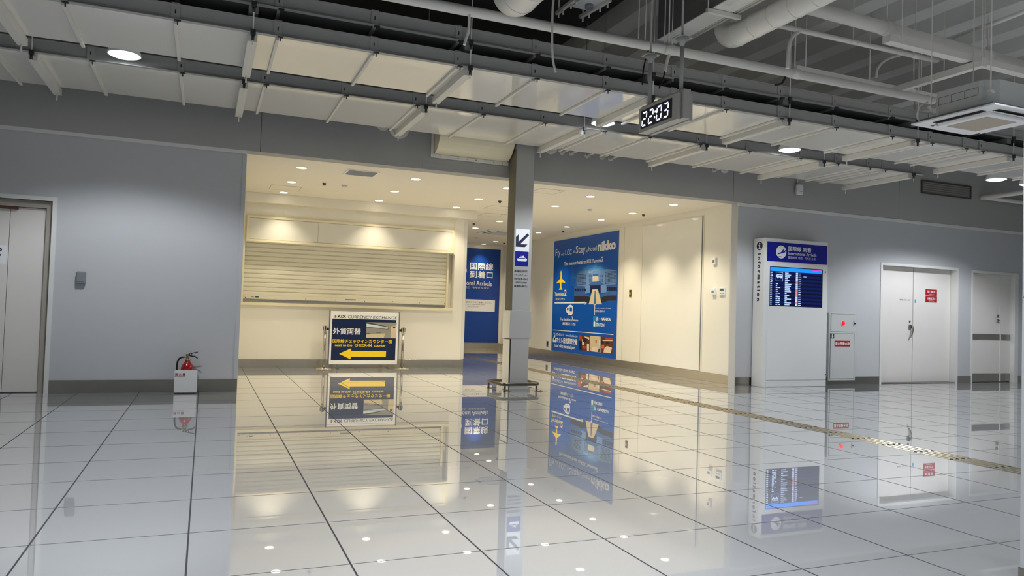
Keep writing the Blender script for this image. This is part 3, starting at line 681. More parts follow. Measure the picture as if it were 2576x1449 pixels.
# ------------------------------------------------------------------ clock
t = thing('hanging_clock', 'double sided digital clock reading 22:03 hanging from two poles', 'clock', (4.28, 6.43, 3.3))
cy0, cy1, cz0, cz1 = 6.075, 6.78, 3.305, 3.57
MB().box(4.2, 4.245, cy0, cy1, cz0, cz1, .004).box(4.335, 4.38, cy0, cy1, cz0, cz1, .004).build('clock_case', case_m, t)
MB().box(4.247, 4.333, cy0 - .03, cy1 + .03, cz0 + .01, cz1 + .035, .003).build('centre_channel', case_m, t)
for x, u in ((4.1985, (0, -1, 0)), (4.3815, (0, 1, 0))):
    PC = Plane((x, 0, 0), u, (0, 0, 1)); sg = u[1]
    lo, hi = (-cy1, -cy0) if sg < 0 else (cy0, cy1)
    f = Print(PC, 0); f.rect((lo + .045, cz0 + .035), (hi - .09, cz1 - .032), True); dsp = f.mb.build('display', black_m, t)
    dg = Print(PC, .001); wd, ht = .093, .15; zb = cz0 + .058
    SEG = {'2': 'abged', '0': 'abcdef', '3': 'abgcd'}
    def segs(ch, a):
        w_ = .017; sl = .1
        def pt(x_, y_): return (a + x_ + (y_ - .075) * sl, zb + y_)
        R = {'a': ((.012, ht), (wd - .012, ht), (wd - .026, ht - w_), (.026, ht - w_)), 'd': ((.012, 0), (.026, w_), (wd - .026, w_), (wd - .012, 0)),
             'g': ((.02, .075), (.03, .0835), (wd - .03, .0835), (wd - .02, .075), (wd - .03, .0665), (.03, .0665)),
             'f': ((0, .082), (0, ht - .01), (w_, ht - .024), (w_, .09)), 'e': ((0, .068), (w_, .06), (w_, .024), (0, .01)),
             'b': ((wd, .082), (wd - w_, .09), (wd - w_, ht - .024), (wd, ht - .01)), 'c': ((wd, .068), (wd, .01), (wd - w_, .024), (wd - w_, .06))}
        for k in SEG[ch]: dg.poly([pt(*q) for q in R[k]], True)
    a0 = lo + .068
    for ch, off in (('2', 0), ('2', .122), ('0', .272), ('3', .394)): segs(ch, a0 + off)
    dg.disc((a0 + .241, zb + .048), .010, True).disc((a0 + .249, zb + .105), .010, True)
    dg.mb.build('digit', led_m, dsp)
for y in (6.15, 6.72):
    pl = MB().tube([(4.29, y, cz1 + .03), (4.29, y, 4.10)], .02, 12).build('pole', rail_m, t)
    MB().prism([(4.21, y - .06, 4.14), (4.37, y - .06, 4.14), (4.37, y + .06, 4.14), (4.21, y + .06, 4.14)], (0, 0, .01)).lathe([(.021, 4.06), (.03, 4.1), (.07, 4.139)], (4.29, y, 0), 12).build('flange_plate', rail_m, pl)
    MB().tube([(4.29, y, 4.15), (4.29, y, 5.899)], .011, 8).build('hanger_rod', rail_m, pl)

# ------------------------------------------------------------------ shop ceiling: downlights and fittings
GX = [1.46, 3.5, 5.33, 7.15, 9.16]; GY = [13.3, 14.95, 16.45, 18.35, 20.25, 22.1, 23.8, 25.0]
proto = None
skip = {(0, 3), (1, 3), (2, 3), (0, 4), (1, 4), (2, 4), (0, 5), (1, 5), (2, 5), (0, 6), (1, 6), (2, 6), (0, 7), (1, 7), (2, 7), (3, 7), (3, 2), (3, 5), (4, 5), (3, 6)}
cols = ['far left', 'second from left', 'centre', 'second from right', 'far right']
for jy, y in enumerate(GY):
    for ix, x in enumerate(GX):
        if (ix, jy) in skip: continue
        lab = 'lit recessed shop downlight, %s column, %s row behind the opening' % (cols[ix], ORD[jy])
        if proto is None:
            proto = thing('recessed_downlight', lab, 'downlight', (x, y, ZC), 'recessed downlights in the shop ceiling')
            MB().lathe([(.085, -.0005), (.105, -.0005), (.105, -.006), (.085, -.004), (.085, -.0005)], (x, y, ZC), 32, False).build('ring', white_m, proto)
            MB().lathe([(.0845, -.003), (.0005, -.0031)], (x, y, ZC), 32).build('lens', lens_warm_m, proto)
            spot('shop_light', (x, y, ZC - .02), SHOP_W, WARM, 48, .9, .07, proto)
        else:
            t = dup(proto, (x, y, ZC), lab)
            if (jy == 2 and ix < 3) or jy == 7:     # those right beside a wall are dimmer
                for c in t.children:
                    if c.type == 'LIGHT': c.data = c.data.copy(); c.data.energy = SHOP_W * .38
def ceil_rect(name, label, cat, p0, p1, parts, group=None):
    x0, x1 = min(p0[0], p1[0]), max(p0[0], p1[0]); y0, y1 = min(p0[1], p1[1]), max(p0[1], p1[1])
    t = thing(name, label, cat, ((x0 + x1) / 2, (y0 + y1) / 2, ZC), group)
    parts(t, x0, x1, y0, y1); return t
def vent_parts(t, x0, x1, y0, y1):
    MB().frame_xy(x0, x1, y0, y1, ZC - .012, ZC - .0005, .03).build('frame', white_m, t)
    s = MB()
    for k in range(14):
        y = y0 + .04 + k * (y1 - y0 - .08) / 13; s.prism([(x0 + .03, y, ZC - .002), (x0 + .03, y + .018, ZC - .01), (x0 + .03, y + .02, ZC - .008), (x0 + .03, y + .002, ZC - .0006)], (x1 - x0 - .06, 0, 0))
    s.build('louvre', greyplastic_m, t)
ceil_rect('ceiling_vent', 'white framed grey grille in the shop ceiling near the opening', 'vent', (2.2, 12.95), (2.76, 13.5), vent_parts)
def hatch_parts(t, x0, x1, y0, y1):
    m_ = MB(); w_ = .006
    m_.frame_xy(x0, x1, y0, y1, ZC - .003, ZC - .0005, w_)
    m_.build('rim', grey_m, t)
    MB().box(x0 + w_ + .004, x1 - w_ - .004, y0 + w_ + .004, y1 - w_ - .004, ZC - .0025, ZC - .0004).build('lid', ceil_m, t)
    MB().tube([(x1 - .12, y0 + .05, ZC - .005), (x1 - .12, y0 + .05, ZC - .0026)], .018, 14).build('latch', greyplastic_m, t)
for lab, p0, p1 in (('ceiling hatch between two downlights above the counter', (1.13, 15.5), (1.72, 16.1)), ('ceiling hatch just right of the pillar near the opening', (5.88, 12.93), (6.4, 13.45)), ('ceiling hatch left of the pillar, nearer of the two beyond the bulkhead', (5.9, 15.68), (6.45, 16.25)), ('ceiling hatch left of the pillar, farther of the two beyond the bulkhead', (6.25, 16.95), (6.8, 17.55)), ('ceiling hatch just before the blue arrivals panel', (9.3, 24.9), (9.85, 25.4))):
    ceil_rect('ceiling_hatch', lab, 'hatch', p0, p1, hatch_parts, 'square hatches in the shop ceiling')
def round_fit(name, lab, cat, x, y, r, h, mt, group=None):
    t = thing(name, lab, cat, (x, y, ZC), group)
    MB().lathe([(r, -.0005), (r, -h * .5), (r * .6, -h), (.0005, -h)], (x, y, ZC), 20).build('cap', mt, t)
    MB().lathe([(r * 1.35, -.0005), (r * 1.35, -.003), (r, -.004)], (x, y, ZC), 20).build('rose', white_m, t)
for lab, x, y in (('dark sprinkler head left of the ceiling grille above the counter', 2.05, 14.7), ('dark sprinkler head left of the pillar above the hatches', 5.8, 14.9), ('dark sprinkler head beside the far right downlights near the blank board', 9.46, 14.95), ('dark sprinkler head left of the far ceiling cassette', 6.73, 19.2), ('dark sprinkler head above the blue hotel advertisement', 9.5, 19.3), ('dark sprinkler head in front of the blue arrivals panel', 9.55, 24.0)):
    round_fit('sprinkler_head', lab, 'sprinkler', x, y, .035, .05, dgrey_m, 'sprinkler heads in the shop ceiling')
for lab, x, y in (('flat round smoke detector below the ceiling grille', 2.45, 14.75), ('flat round smoke detector in the middle of the right hand ceiling', 8.03, 14.95), ('flat round smoke detector beyond the far ceiling cassette', 8.13, 22.9)):
    round_fit('smoke_detector', lab, 'detector', x, y, .06, .035, cabinet_m, 'smoke detectors in the shop ceiling')
t = thing('dome_camera', 'small dark ceiling camera just right of the pillar edge', 'camera', (8.1, 18.5, ZC))
MB().box(8.02, 8.3, 18.42, 18.5, ZC - .03, ZC - .0005, .003).build('mount', white_m, t); MB().box(8.0, 8.12, 18.40, 18.52, ZC - .085, ZC - .031, .01).build('body', black_m, t)
t = thing('recessed_cassette', 'recessed ceiling air conditioner in the far shop ceiling', 'air conditioner', (8.15, 20.9, ZC))
MB().box(7.62, 8.72, 20.35, 21.45, ZC - .03, ZC - .0005, .008).build('panel', white_m, t)
for (x0, x1, y0, y1) in ((7.70, 7.78, 20.6, 21.2), (8.56, 8.64, 20.6, 21.2), (7.9, 8.45, 20.43, 20.5), (7.9, 8.45, 21.3, 21.37)): MB().box(x0, x1, y0, y1, ZC - .034, ZC - .0302).build('air_slot', black_m, t)
MB().box(7.86, 8.48, 20.58, 21.22, ZC - .055, ZC - .0302, .008).build('grille', cabinet_m, t)

# ------------------------------------------------------------------ closed counter: sign box, shutter, sill
fr = MB().box(.68, sx1 + .13, YE - .03, YE, 3.515, 3.545).box(sx0 - .045, sx0 - .02, YE - .02, YE, sz0, 3.515).box(sx1 + .07, sx1 + .10, YE - .02, YE, sz1 - .02, 3.515)
struct('trim_7', fr, frame_m, 'cream metal frame round the closed counter front')
t = thing('blank_sign_box', 'blank white sign box above the closed roller shutter', 'sign', (3.0, YE, 2.70))
zx0, zx1, zz0, zz1 = ex(620.5, 575), sx1 + .06, 2.705, 3.262
fr = MB().frame_xz(zx0, zx1, YE - .045, YE - .001, zz0, zz1, .05)
fr.build('frame', frame_m, t)
dx = ex(800, 580)
MB().box(zx0 + .045, dx - .002, YE - .032, YE - .001, zz0 + .055, zz1 - .055).build('face_sheet', lightbox_m, t)
MB().box(dx + .002, zx1 - .045, YE - .032, YE - .001, zz0 + .055, zz1 - .055).build('face_sheet', lightbox_m, t)
t = thing('roller_shutter', 'closed cream roller shutter over the currency counter', 'shutter', (3.0, YE + .2, sz0))
ys = YE + .19; prof = []; z = sz0 + .155
while z < sz1:
    prof += [(ys, z), (ys - .004, z + .01), (ys - .004, z + .068), (ys, z + .076), (ys + .012, z + .079), (ys + .002, z + .084), (ys + .002, z + .090), (ys + .012, z + .0935)]; z += .0965
n = len(prof)
cu = MB().add([(sx0, a, b) for a, b in prof] + [(sx1, a, b) for a, b in prof], [(i, i + 1, i + 1 + n, i + n) for i in range(n - 1)])
cu.build('curtain', shutter_m, t)
MB().box(sx0 + .01, sx1 - .045, ys - .012, ys + .02, sz0 + .075, sz0 + .156, .003).build('bottom_slat', shutter_m, t)
bb = MB().box(sx0 + .01, sx1 - .05, ys - .018, ys + .02, sz0 + .004, sz0 + .072, .003).build('bottom_bar', shop_steel_m, t)
MB().box(sx1 - .045, sx1, ys - .07, ys + .03, sz0, sz1).build('guide_rail', frame_m, t)
PS = Plane((0, ys - .012, 0), (1, 0, 0), (0, 0, 1))
q = Print(PS, .001); q.disc(PS.px(646, 747), .045, True, 24, .014); q.mb.build('sticker', green_m, t)
q = Print(PS, .001)
for px_, py_ in ((617, 748), (694, 750), (769, 752.5), (844, 755), (917, 758), (988, 759), (1055, 762), (1118, 764)): q.disc(PS.px(px_, py_), .010, True, 12)
q.rect((633, 747.5), (638, 746.3)); q.mb.build('screw', dgrey_m, t)
q = Print(PS, .0012); q.rect((868, 755.5), (895, 753)); q.mb.build('name_plate', grey_m, t)
o = MB().box(.70, sx1 + .085, YE - .055, YE + .25, 1.33, sz0 - .001, .006).build('counter_sill', frame_m); tag(o, 'cream ledge under the closed roller shutter', 'counter')

# ------------------------------------------------------------------ signboard between two belt posts
YBD = 16.46
PB = Plane((0, YBD, 0), (1, 0, 0), (0, 0, 1))
t = thing('signboard', 'navy and white signboard with a yellow arrow between two belt posts', 'sign', (3.3, YBD, 0))
def Cp(u, v): return (790 + u / 8.524, 770 + v / 8.524)
bu0, bv0 = PB.px(*Cp(290, 1250)); bu1, bv1 = PB.px(*Cp(1845, 150))
bu0 = PB.px(*Cp(312, 700))[0]; bu1 = PB.px(*Cp(1822, 700))[0]
MB().box(bu0, bu1, YBD, YBD + .035, bv0, bv1, .006).build('panel', white_m, t)
for x in (bu0, bu1 - .02): MB().box(x - .004, x + .024, YBD - .006, YBD + .041, bv0 - .005, bv1 + .02, .003).build('edge_rail', chrome_m, t)
for x in (bu0 + .2, bu1 - .23):
    MB().box(x, x + .03, YBD + .037, YBD + .06, .012, bv0 + .3).box(x, x + .03, YBD - .12, YBD + .22, 0, .012).build('leg', chrome_m, t)
nv = Print(PB, .001); nv.rect(Cp(358, 1160), Cp(1768, 300)); nvo = nv.mb.build('navy_field', navy_m, t)
q = Print(PB, .0015); q.text('KIX', Cp(510, 250), Cp(685, 197), .03).text('CURRENCY EXCHANGE', Cp(725, 262), Cp(1775, 226)); q.mb.build('lettering', mat('black_ink', (40, 30, 30), .5), t)
q = Print(PB, .0015); q.disc(Cp(460, 232), .026, ry=.02).build('emblem_red', mat('emblem_red', (200, 40, 50), .4), t)
q = Print(PB, .0018); q.poly([Cp(425, 205), Cp(470, 185), Cp(482, 200), Cp(450, 215)]).build('emblem_teal', mat('emblem_teal', (40, 110, 130), .4), t)
q = Print(PB, .0020); q.disc(Cp(437, 212), .011).build('emblem_white', white_m, t)
q = Print(PB, .0025); q.text('外貨両替', Cp(405, 602), Cp(1003, 478), .012).build('lettering_white', white_m, nvo)
q = Print(PB, .0025); q.text('国際線チェックインカウンター横', Cp(395, 785), Cp(1672, 725), .01).text('next to the  CHECK-IN  counter', Cp(450, 862), Cp(1535, 820), .02).build('lettering_yellow', yellow_m, nvo)
q = Print(PB, .0025); q.poly([Cp(537, 1022), Cp(797, 905), Cp(797, 962), Cp(1545, 966), Cp(1537, 1085), Cp(787, 1083), Cp(780, 1140)]).build('arrow_symbol', yellow_m, nvo)
# photo of the counter on the board
def quad(plane, h, name, mt, parent, *polys):
    q = Print(plane, h)
    for p in polys: q.poly(p)
    return q.mb.build(name, mt, parent)
ph = quad(PB, .0025, 'photo_print', grey_m, nvo, [Cp(1115, 683), Cp(1745, 692), Cp(1775, 357), Cp(1125, 345)])
def Dp(u, v): return (900 + u / 18.11, 780 + v / 18.11)
quad(PB, .003, 'photo_shade', beige_m, nvo, [Dp(380, 1260), Dp(1180, 1275), Dp(1250, 1060), Dp(385, 1120)], [Dp(1500, 1280), Dp(1725, 1285), Dp(1750, 700), Dp(1510, 740)])
quad(PB, .0031, 'photo_dark', dgrey_m, nvo, [Dp(400, 615), Dp(400, 555), Dp(470, 560), Dp(1400, 765), Dp(1360, 780)], [Dp(395, 770), Dp(1360, 862), Dp(1380, 780), Dp(1395, 880), Dp(1300, 880), Dp(395, 790)], [Dp(385, 1080), Dp(570, 1070), Dp(570, 1045), Dp(390, 1050)], [Dp(830, 1050), Dp(1040, 1045), Dp(1040, 1025), Dp(860, 1030)], [Dp(1600, 820), Dp(1710, 825), Dp(1715, 745), Dp(1605, 745)])
quad(PB, .0033, 'photo_sign', mat('photo_sign_white', (214, 226, 232), .4), nvo, [Dp(398, 765), Dp(1355, 862), Dp(1362, 782), Dp(402, 618)])
Print(PB, .0037).text('KIX CURRENCY EXCHANGE', Dp(425, 745), Dp(1325, 800), .01).build('photo_lettering', midblue_m, nvo)
def belt_post(cx, cy, label, side):
    t = thing('belt_post', label, 'belt post', (cx, cy, 0), 'belt barrier posts')
    MB().lathe([(.175, .0), (.175, .008), (.16, .018), (.05, .028), (.036, .04)], (cx, cy, 0), 40).build('base', chrome_m, t)
    MB().lathe([(.03, .03), (.03, .82)], (cx, cy, 0), 24).build('pole', chrome_m, t)
    h = MB().lathe([(.032, .78), (.040, .79), (.040, .925), (.036, .932), (.0005, .934)], (cx, cy, 0), 28).build('head', chrome_m, t)
    MB().box(cx - .046, cx + .046, cy - .012, cy + .012, .83, .915).box(cx - .006, cx + .006, cy - .0465, cy - .038, .80, .93).build('belt_slot', black_m, h)
    return t
bl_, br_ = fz(814.6, 927, 0), fz(1008.2, 926.8, 0)
lx, rx, yb_ = 2.435, 4.165, 16.46
a = belt_post(lx, yb_, 'steel belt post standing left of the navy signboard', 1)
b = belt_post(rx, yb_, 'steel belt post standing right of the navy signboard', -1)
o = MB().box(lx + .046, rx - .046, yb_ + .062, yb_ + .065, .835, .885).box(lx + .04, bu0 + .01, yb_ - .002, yb_ + .004, .835, .885).box(bu1 - .01, rx - .04, yb_ - .002, yb_ + .004, .835, .885).box(lx + .05, lx + .06, yb_, yb_ + .065, .835, .885).box(rx - .06, rx - .05, yb_, yb_ + .065, .835, .885).build('barrier_belt', black_m); tag(o, 'black webbing belt stretched behind the navy signboard', 'belt')

# ------------------------------------------------------------------ blue arrivals panel at the end of the passage
PA = Plane((0, YBK - .02, 0), (1, 0, 0), (0, 0, 1))
def Ap(u, v): return (1150 + u / 3.6214, 520 + v / 3.6214)
ar1 = min(PA.px(1262, 750)[0], XP - .1)
t = thing('arrivals_panel', 'large blue wall panel with white arrivals lettering at the end of the passage', 'sign', (7.8, YBK, .2))
MB().box(cx1, ar1, YBK - .018, YBK - .0005, .2, PA.px(1264, 629)[1]).build('panel', bluedk_m, t)
LX = lambda u: 1150 + u / 3.6214
LY = lambda v: 520 + v / 3.6225
q = Print(PA, 0)
q.line('国際線', LX(118), LX(328), LX(150), LY(572), LY(508), .012).line('到着口', LX(116), LX(322), LX(150), LY(648), LY(584), .012)
q.line('International Arrivals', LX(-75), LX(315), LX(300), LY(724), LY(682), .008).line('国际航班 到达口  国제선 도착구'.replace('国제선', '국제선'), LX(-75), LX(289), LX(280), LY(752), LY(732))
q.build('lettering', white_m, t)
Print(PA, 0).disc(Ap(40, 580), PA.px(*Ap(88, 580))[0] - PA.px(*Ap(40, 580))[0], n=48).build('round_symbol', white_m, t)
nt = thing('entry_notice', 'white notice in Japanese and English fixed to the blue arrivals panel', 'notice', (9, YBK - .02, 1.4))
n0, n1 = PA.px(*Ap(-60, 945)), PA.px(*Ap(344, 852))
MB().box(n0[0], n1[0], YBK - .03, YBK - .0205, n0[1], n1[1], .002).build('plate', white_m, nt)
PA2 = Plane((0, YBK - .03, 0), (1, 0, 0), (0, 0, 1))
Print(PA2, .001).line('これより先への立ち入りはご遠慮ください。', LX(-50), LX(312), LX(300), LY(883), LY(867)).line('Please do not enter beyond this point.', LX(-10), LX(252), LX(240), LY(900), LY(887)).line('들어가지 마십시오.', LX(95), LX(195), LX(185), LY(917), LY(906)).build('lettering', dgrey_m, nt)

# ------------------------------------------------------------------ hotel advertisement on the side wall
PP = Plane((XP - .02, 0, 0), (0, -1, 0), (0, 0, 1))
A_ = lambda u, v: (1380 + u / 7.626, 570 + v / 7.626)
B_ = lambda u, v: (1380 + u / 8.521, 740 + v / 8.521)
t = thing('hotel_advertisement', 'tall blue hotel advertisement with a building photograph on the cream side wall', 'poster', (XP, 19, .19))
u0, v0 = PP.px(1390.5, 742); u1, v1 = PP.px(1552, 742)
pz0, pz1 = .195, 3.60
MB().box(XP - .018, XP - .0005, -u1, -u0, pz0, pz1, .002).build('panel', blue_m, t)
H = .0
q = Print(PP, H)
for b_, a, c, w_ in (('Fly', (130, 608), (229, 424), 0), ('with', (238, 563), (303, 500), 0), ('LCC', (320, 552), (446, 430), 0), ('×', (472, 508), (500, 452), 0), ('Stay', (520, 560), (710, 346), .004), ('at', (712, 497), (752, 440), 0), ('hotel', (765, 475), (926, 362), 0), ('nikko', (945, 468), (1286, 250), .045), ('The nearest hotel to KIX', (300, 748), (820, 626), .025), ('Terminal', (838, 692), (1010, 614), .02), ('2', (1012, 672), (1053, 575), .03)):
    q.text(b_, A_(*a), A_(*c), w_)
for b_, a, c, w_ in (('Free shuttle bus /', (255, 562), (490, 516), .015), ('7', (492, 580), (528, 485), .03), ('minutes', (528, 578), (635, 541), .015), ('無料連絡バス / 7分', (300, 662), (578, 612), .01), ('Directly connected to the station', (1003, 312), (1337, 289), .015), ('駅から徒歩すぐ', (1003, 388), (1202, 345), .01), ('JR・NANKAI', (1018, 578), (1335, 514), .03), ('STATION', (1015, 684), (1195, 632), .03), ('TEL.072-455-1111   www.nikkokix.com', (103, 880), (620, 874), 0), ('ホテル日航関西空港', (165, 1035), (615, 965), .02), ('hotel nikko kansai airport', (130, 1150), (572, 1112), .01)):
    q.text(b_, B_(*a), B_(*c), w_)
q.stroke([B_(90, 768), B_(1390, 866)], .02)
q.stroke([B_(130, 186), B_(790, 182)], .04); q.poly([B_(775, 140), B_(818, 182), B_(778, 228)])
q.stroke([B_(985, 442), B_(988, 220)], .028); q.poly([B_(962, 230), B_(1011, 235), B_(988, 183)])
q.poly([B_(430, 240), B_(378, 300), B_(378, 385), B_(412, 412), B_(418, 440), B_(470, 452), B_(500, 440), B_(517, 425), B_(519, 262), B_(500, 238), B_(470, 225)])
q.poly([B_(962, 690), B_(1000, 690), B_(998, 600), B_(980, 575), B_(964, 600)])
for a in range(3): q.disc(B_(*((125, 925), (108, 985), (142, 988))[a]), .055, n=14, ry=.075)
q.disc(B_(125, 960), .05, n=14)
q.build('lettering', white_m, t)
quad(PP, .0015, 'bus_window', blue_m, t, [B_(452, 362), B_(503, 366), B_(505, 285), B_(455, 280)], [B_(392, 345), B_(425, 348), B_(428, 290), B_(396, 300)], [B_(445, 418), B_(455, 419), B_(455, 395), B_(446, 394)])
Print(PP, -.0006).rect(B_(950, 700), B_(1068, 472)).build('station_square', cyan_m, t)
quad(PP, .0, 'aeroplane_symbol', yellow_m, t, [A_(240, 843), A_(228, 868), A_(226, 990), A_(148, 1085), A_(150, 1092), A_(222, 1072), A_(224, 1165), A_(197, 1203), A_(198, 1212), A_(236, 1212), A_(264, 1210), A_(262, 1198), A_(245, 1160), A_(247, 1070), A_(320, 1080), A_(318, 1068), A_(251, 988), A_(250, 866)])
q = Print(PP, .0); q.text('Terminal', A_(117, 1334), A_(300, 1256), .02).text('2', A_(302, 1326), A_(345, 1214), .03).text('第2ターミナル', A_(133, 1416), A_(313, 1362), .01); q.build('lettering_yellow', mat('pale_yellow_print', (244, 222, 140), .4), t)
quad(PP, -.0012, 'photo_print', sky_print(), t, [A_(430, 560), A_(1318, 470), A_(1312, 1140), A_(424, 1150)])
quad(PP, -.0004, 'hotel_wall', paleblue_m, t, [A_(545, 1140), A_(545, 905), A_(705, 868), A_(705, 855), A_(765, 850), A_(765, 1140)], [A_(765, 1100), A_(765, 895), A_(845, 880), A_(845, 1080)], [A_(960, 1080), A_(960, 880), A_(1050, 860), A_(1050, 1090)], [A_(1050, 1110), A_(1050, 830), A_(1110, 815), A_(1305, 835), A_(1305, 1120)], [A_(845, 960), A_(845, 852), A_(905, 842), A_(965, 855), A_(960, 965)], [A_(690, 1290), A_(700, 1140), A_(790, 1140), A_(790, 1270)], [A_(1000, 1270), A_(1000, 1120), A_(1110, 1110), A_(1110, 1260)])
quad(PP, -.0003, 'hotel_base', midblue_m, t, [A_(490, 1430), A_(490, 1140), A_(700, 1150), A_(700, 1300), A_(830, 1340), A_(800, 1430)], [A_(985, 1430), A_(970, 1320), A_(1110, 1260), A_(1110, 1130), A_(1305, 1100), A_(1305, 1430)], [A_(745, 1128), A_(830, 1062), A_(985, 1052), A_(1062, 1108), A_(1000, 1128), A_(800, 1138)], [A_(850, 945), A_(955, 940), A_(955, 905), A_(850, 908)])
w_ = Print(PP, .0002)
for i in range(8):
    for k in range(8):
        a, b = 556 + i * 21, 915 + k * 27 - i * 1.5; w_.poly([A_(a, b + 15), A_(a + 14, b + 14), A_(a + 14, b), A_(a, b + 1)])
for i in range(9):
    for k in range(9):
        a, b = 1092 + i * 23, 872 + k * 27 - i * 3; w_.poly([A_(a, b + 15), A_(a + 14, b + 13), A_(a + 14, b), A_(a, b + 2)])
for i in range(3):
    for k in range(7):
        a, b = 775 + i * 22, 925 + k * 25; w_.poly([A_(a, b + 11), A_(a + 15, b + 10), A_(a + 15, b), A_(a, b)])
        a = 976 + i * 24; b = 905 + k * 25; w_.poly([A_(a, b + 11), A_(a + 15, b + 10), A_(a + 15, b), A_(a, b)])
w_.poly([A_(800, 1280), A_(800, 1130), A_(1000, 1125), A_(1000, 1275)])
for i in range(5):
    w_.poly([A_(505 + i * 45, 1240), A_(535 + i * 45, 1245), A_(535 + i * 45, 1190), A_(505 + i * 45, 1185)])
    w_.poly([A_(1120 + i * 40, 1235), A_(1150 + i * 40, 1230), A_(1150 + i * 40, 1160), A_(1120 + i * 40, 1165)])
w_.build('hotel_window', mat('navy_window_print', (22, 34, 74), .4), t)
quad(PP, .0004, 'hotel_arcade', mat('arcade_print', (38, 38, 42), .5), t, [A_(490, 1440), A_(490, 1335), A_(700, 1325), A_(820, 1360), A_(775, 1470), A_(680, 1430)], [A_(1010, 1470), A_(975, 1370), A_(1110, 1325), A_(1305, 1320), A_(1305, 1420), A_(1130, 1425)])
quad(PP, .0006, 'hotel_bridge', beige_m, t, [A_(770, 1490), A_(842, 1205), A_(945, 1203), A_(1025, 1490)], [A_(852, 1042), A_(852, 955), A_(945, 950), A_(945, 1040)])
quad(PP, .0010, 'bridge_roof', midblue_m, t, [A_(872, 1480), A_(884, 1230), A_(900, 1230), A_(910, 1480)])
pbn = quad(PP, 0, 'photo_print', brown_m, t, [B_(650, 1195), B_(878, 1222), B_(880, 890), B_(655, 875)], [B_(1120, 1255), B_(1372, 1285), B_(1376, 935), B_(1122, 905)])
quad(PP, 0, 'photo_room', beige_m, t, [B_(886, 1222), B_(1113, 1252), B_(1116, 910), B_(886, 890)])
quad(PP, .001, 'photo_detail_red', mat('photo_red', (190, 60, 40), .5, var=.3, vscale=9), t, [B_(652, 990), B_(715, 1000), B_(716, 890), B_(655, 880)], [B_(1220, 985), B_(1374, 995), B_(1375, 945), B_(1222, 930)], [B_(720, 1150), B_(820, 1170), B_(815, 1120), B_(722, 1105)])
quad(PP, .0012, 'photo_detail_navy', navy_m, t, [B_(650, 1190), B_(712, 1200), B_(714, 1005), B_(652, 995)])
quad(PP, .0014, 'photo_detail_pale', mat('photo_pale', (236, 214, 190), .5, var=.15, vscale=9), t, [B_(720, 1090), B_(765, 1095), B_(765, 1000), B_(722, 960)], [B_(760, 905), B_(872, 925), B_(872, 985), B_(800, 945)], [B_(825, 1215), B_(868, 1220), B_(870, 1070), B_(822, 1065)], [B_(910, 1225), B_(1060, 1243), B_(1085, 1170), B_(1010, 1120), B_(940, 1140)], [B_(1075, 1100), B_(1108, 1100), B_(1110, 980), B_(1080, 985)], [B_(1180, 1250), B_(1330, 1270), B_(1360, 1150), B_(1250, 1110), B_(1190, 1170)], [B_(1150, 1000), B_(1370, 1005), B_(1370, 990), B_(1165, 980)])
quad(PP, .0016, 'photo_detail_orange', orange_m, t, [B_(1002, 1040), B_(1035, 1042), B_(1036, 985), B_(1004, 985)], [B_(1135, 1160), B_(1200, 1165), B_(1190, 1080), B_(1140, 1090)])
quad(PP, .0018, 'photo_detail_dark', mat('photo_dark', (44, 26, 24), .5), t, [B_(1062, 1240), B_(1090, 1244), B_(1095, 1165), B_(1070, 1170)], [B_(740, 1020), B_(800, 1030), B_(850, 960), B_(745, 930)], [B_(1130, 1060), B_(1180, 1060), B_(1180, 1000), B_(1130, 990)], [B_(1230, 1060), B_(1300, 1070), B_(1290, 1010), B_(1230, 1010)])

# ------------------------------------------------------------------ other fittings on the shop side wall
y0, y1 = fx(1616, 740, XP).y, fx(1764, 740, XP).y
t = thing('blank_board', 'large blank glossy white board on the cream side wall', 'board', (XP, (y0 + y1) / 2, .19))
MB().box(XP - .014, XP - .0005, y1, y0, .195, 3.60, .002).build('sheet', board_m, t)
MB().box(XP - .020, XP - .0005, y1 - .012, y1 - .001, .195, 3.60).build('edge_strip', greyplastic_m, t)
def wallbox(name, label, cat, px0, px1, d, mt, extra=None, group=None):
    a, b = fx(*px0, XP), fx(*px1, XP)
    t = thing(name, label, cat, (XP, (a.y + b.y) / 2, a.z), group)
    MB().box(XP - d, XP - .0005, min(a.y, b.y), max(a.y, b.y), min(a.z, b.z), max(a.z, b.z), .004).build('case', mt, t)
    if extra: extra(t, min(a.y, b.y), max(a.y, b.y), min(a.z, b.z), max(a.z, b.z), d)
    return t
wallbox('key_switch', 'narrow brass key switch plate between the advertisement and the blank board', 'switch', (1583, 747), (1589, 729), .012, brass_m, lambda t, a, b, c, e, d: MB().box(XP - d - .008, XP - d - .0005, a + .03, b - .03, (c + e) / 2 - .03, (c + e) / 2 + .03).build('rocker', yellow_m, t))
wallbox('sensor_box', 'small white sensor box, upper of the fittings right of the blank board', 'sensor', (1795, 665), (1804, 648), .05, white_m, lambda t, a, b, c, e, d: MB().box(XP - d - .002, XP - d + .0, a + .02, b - .02, c + .03, e - .05).build('window', greyplastic_m, t), 'white wall sensors')
wallbox('sensor_box', 'small white sensor box beside the room thermostat', 'sensor', (1793, 741), (1802, 725), .05, white_m, lambda t, a, b, c, e, d: MB().box(XP - d - .002, XP - d + .0, a + .02, b - .02, c + .03, e - .05).build('window', greyplastic_m, t), 'white wall sensors')
def thermo(t, a, b, c, e, d):
    MB().box(XP - d - .002, XP - d, a + .025, b - .025, (c + e) / 2 + .01, e - .025).build('display', mat('thermostat_display', (96, 108, 84), .3), t)
    q = MB()
    for k in range(3): q.box(XP - d - .002, XP - d, a + .03 + k * .04, a + .05 + k * .04, c + .03, c + .05)
    q.build('button', greyplastic_m, t)
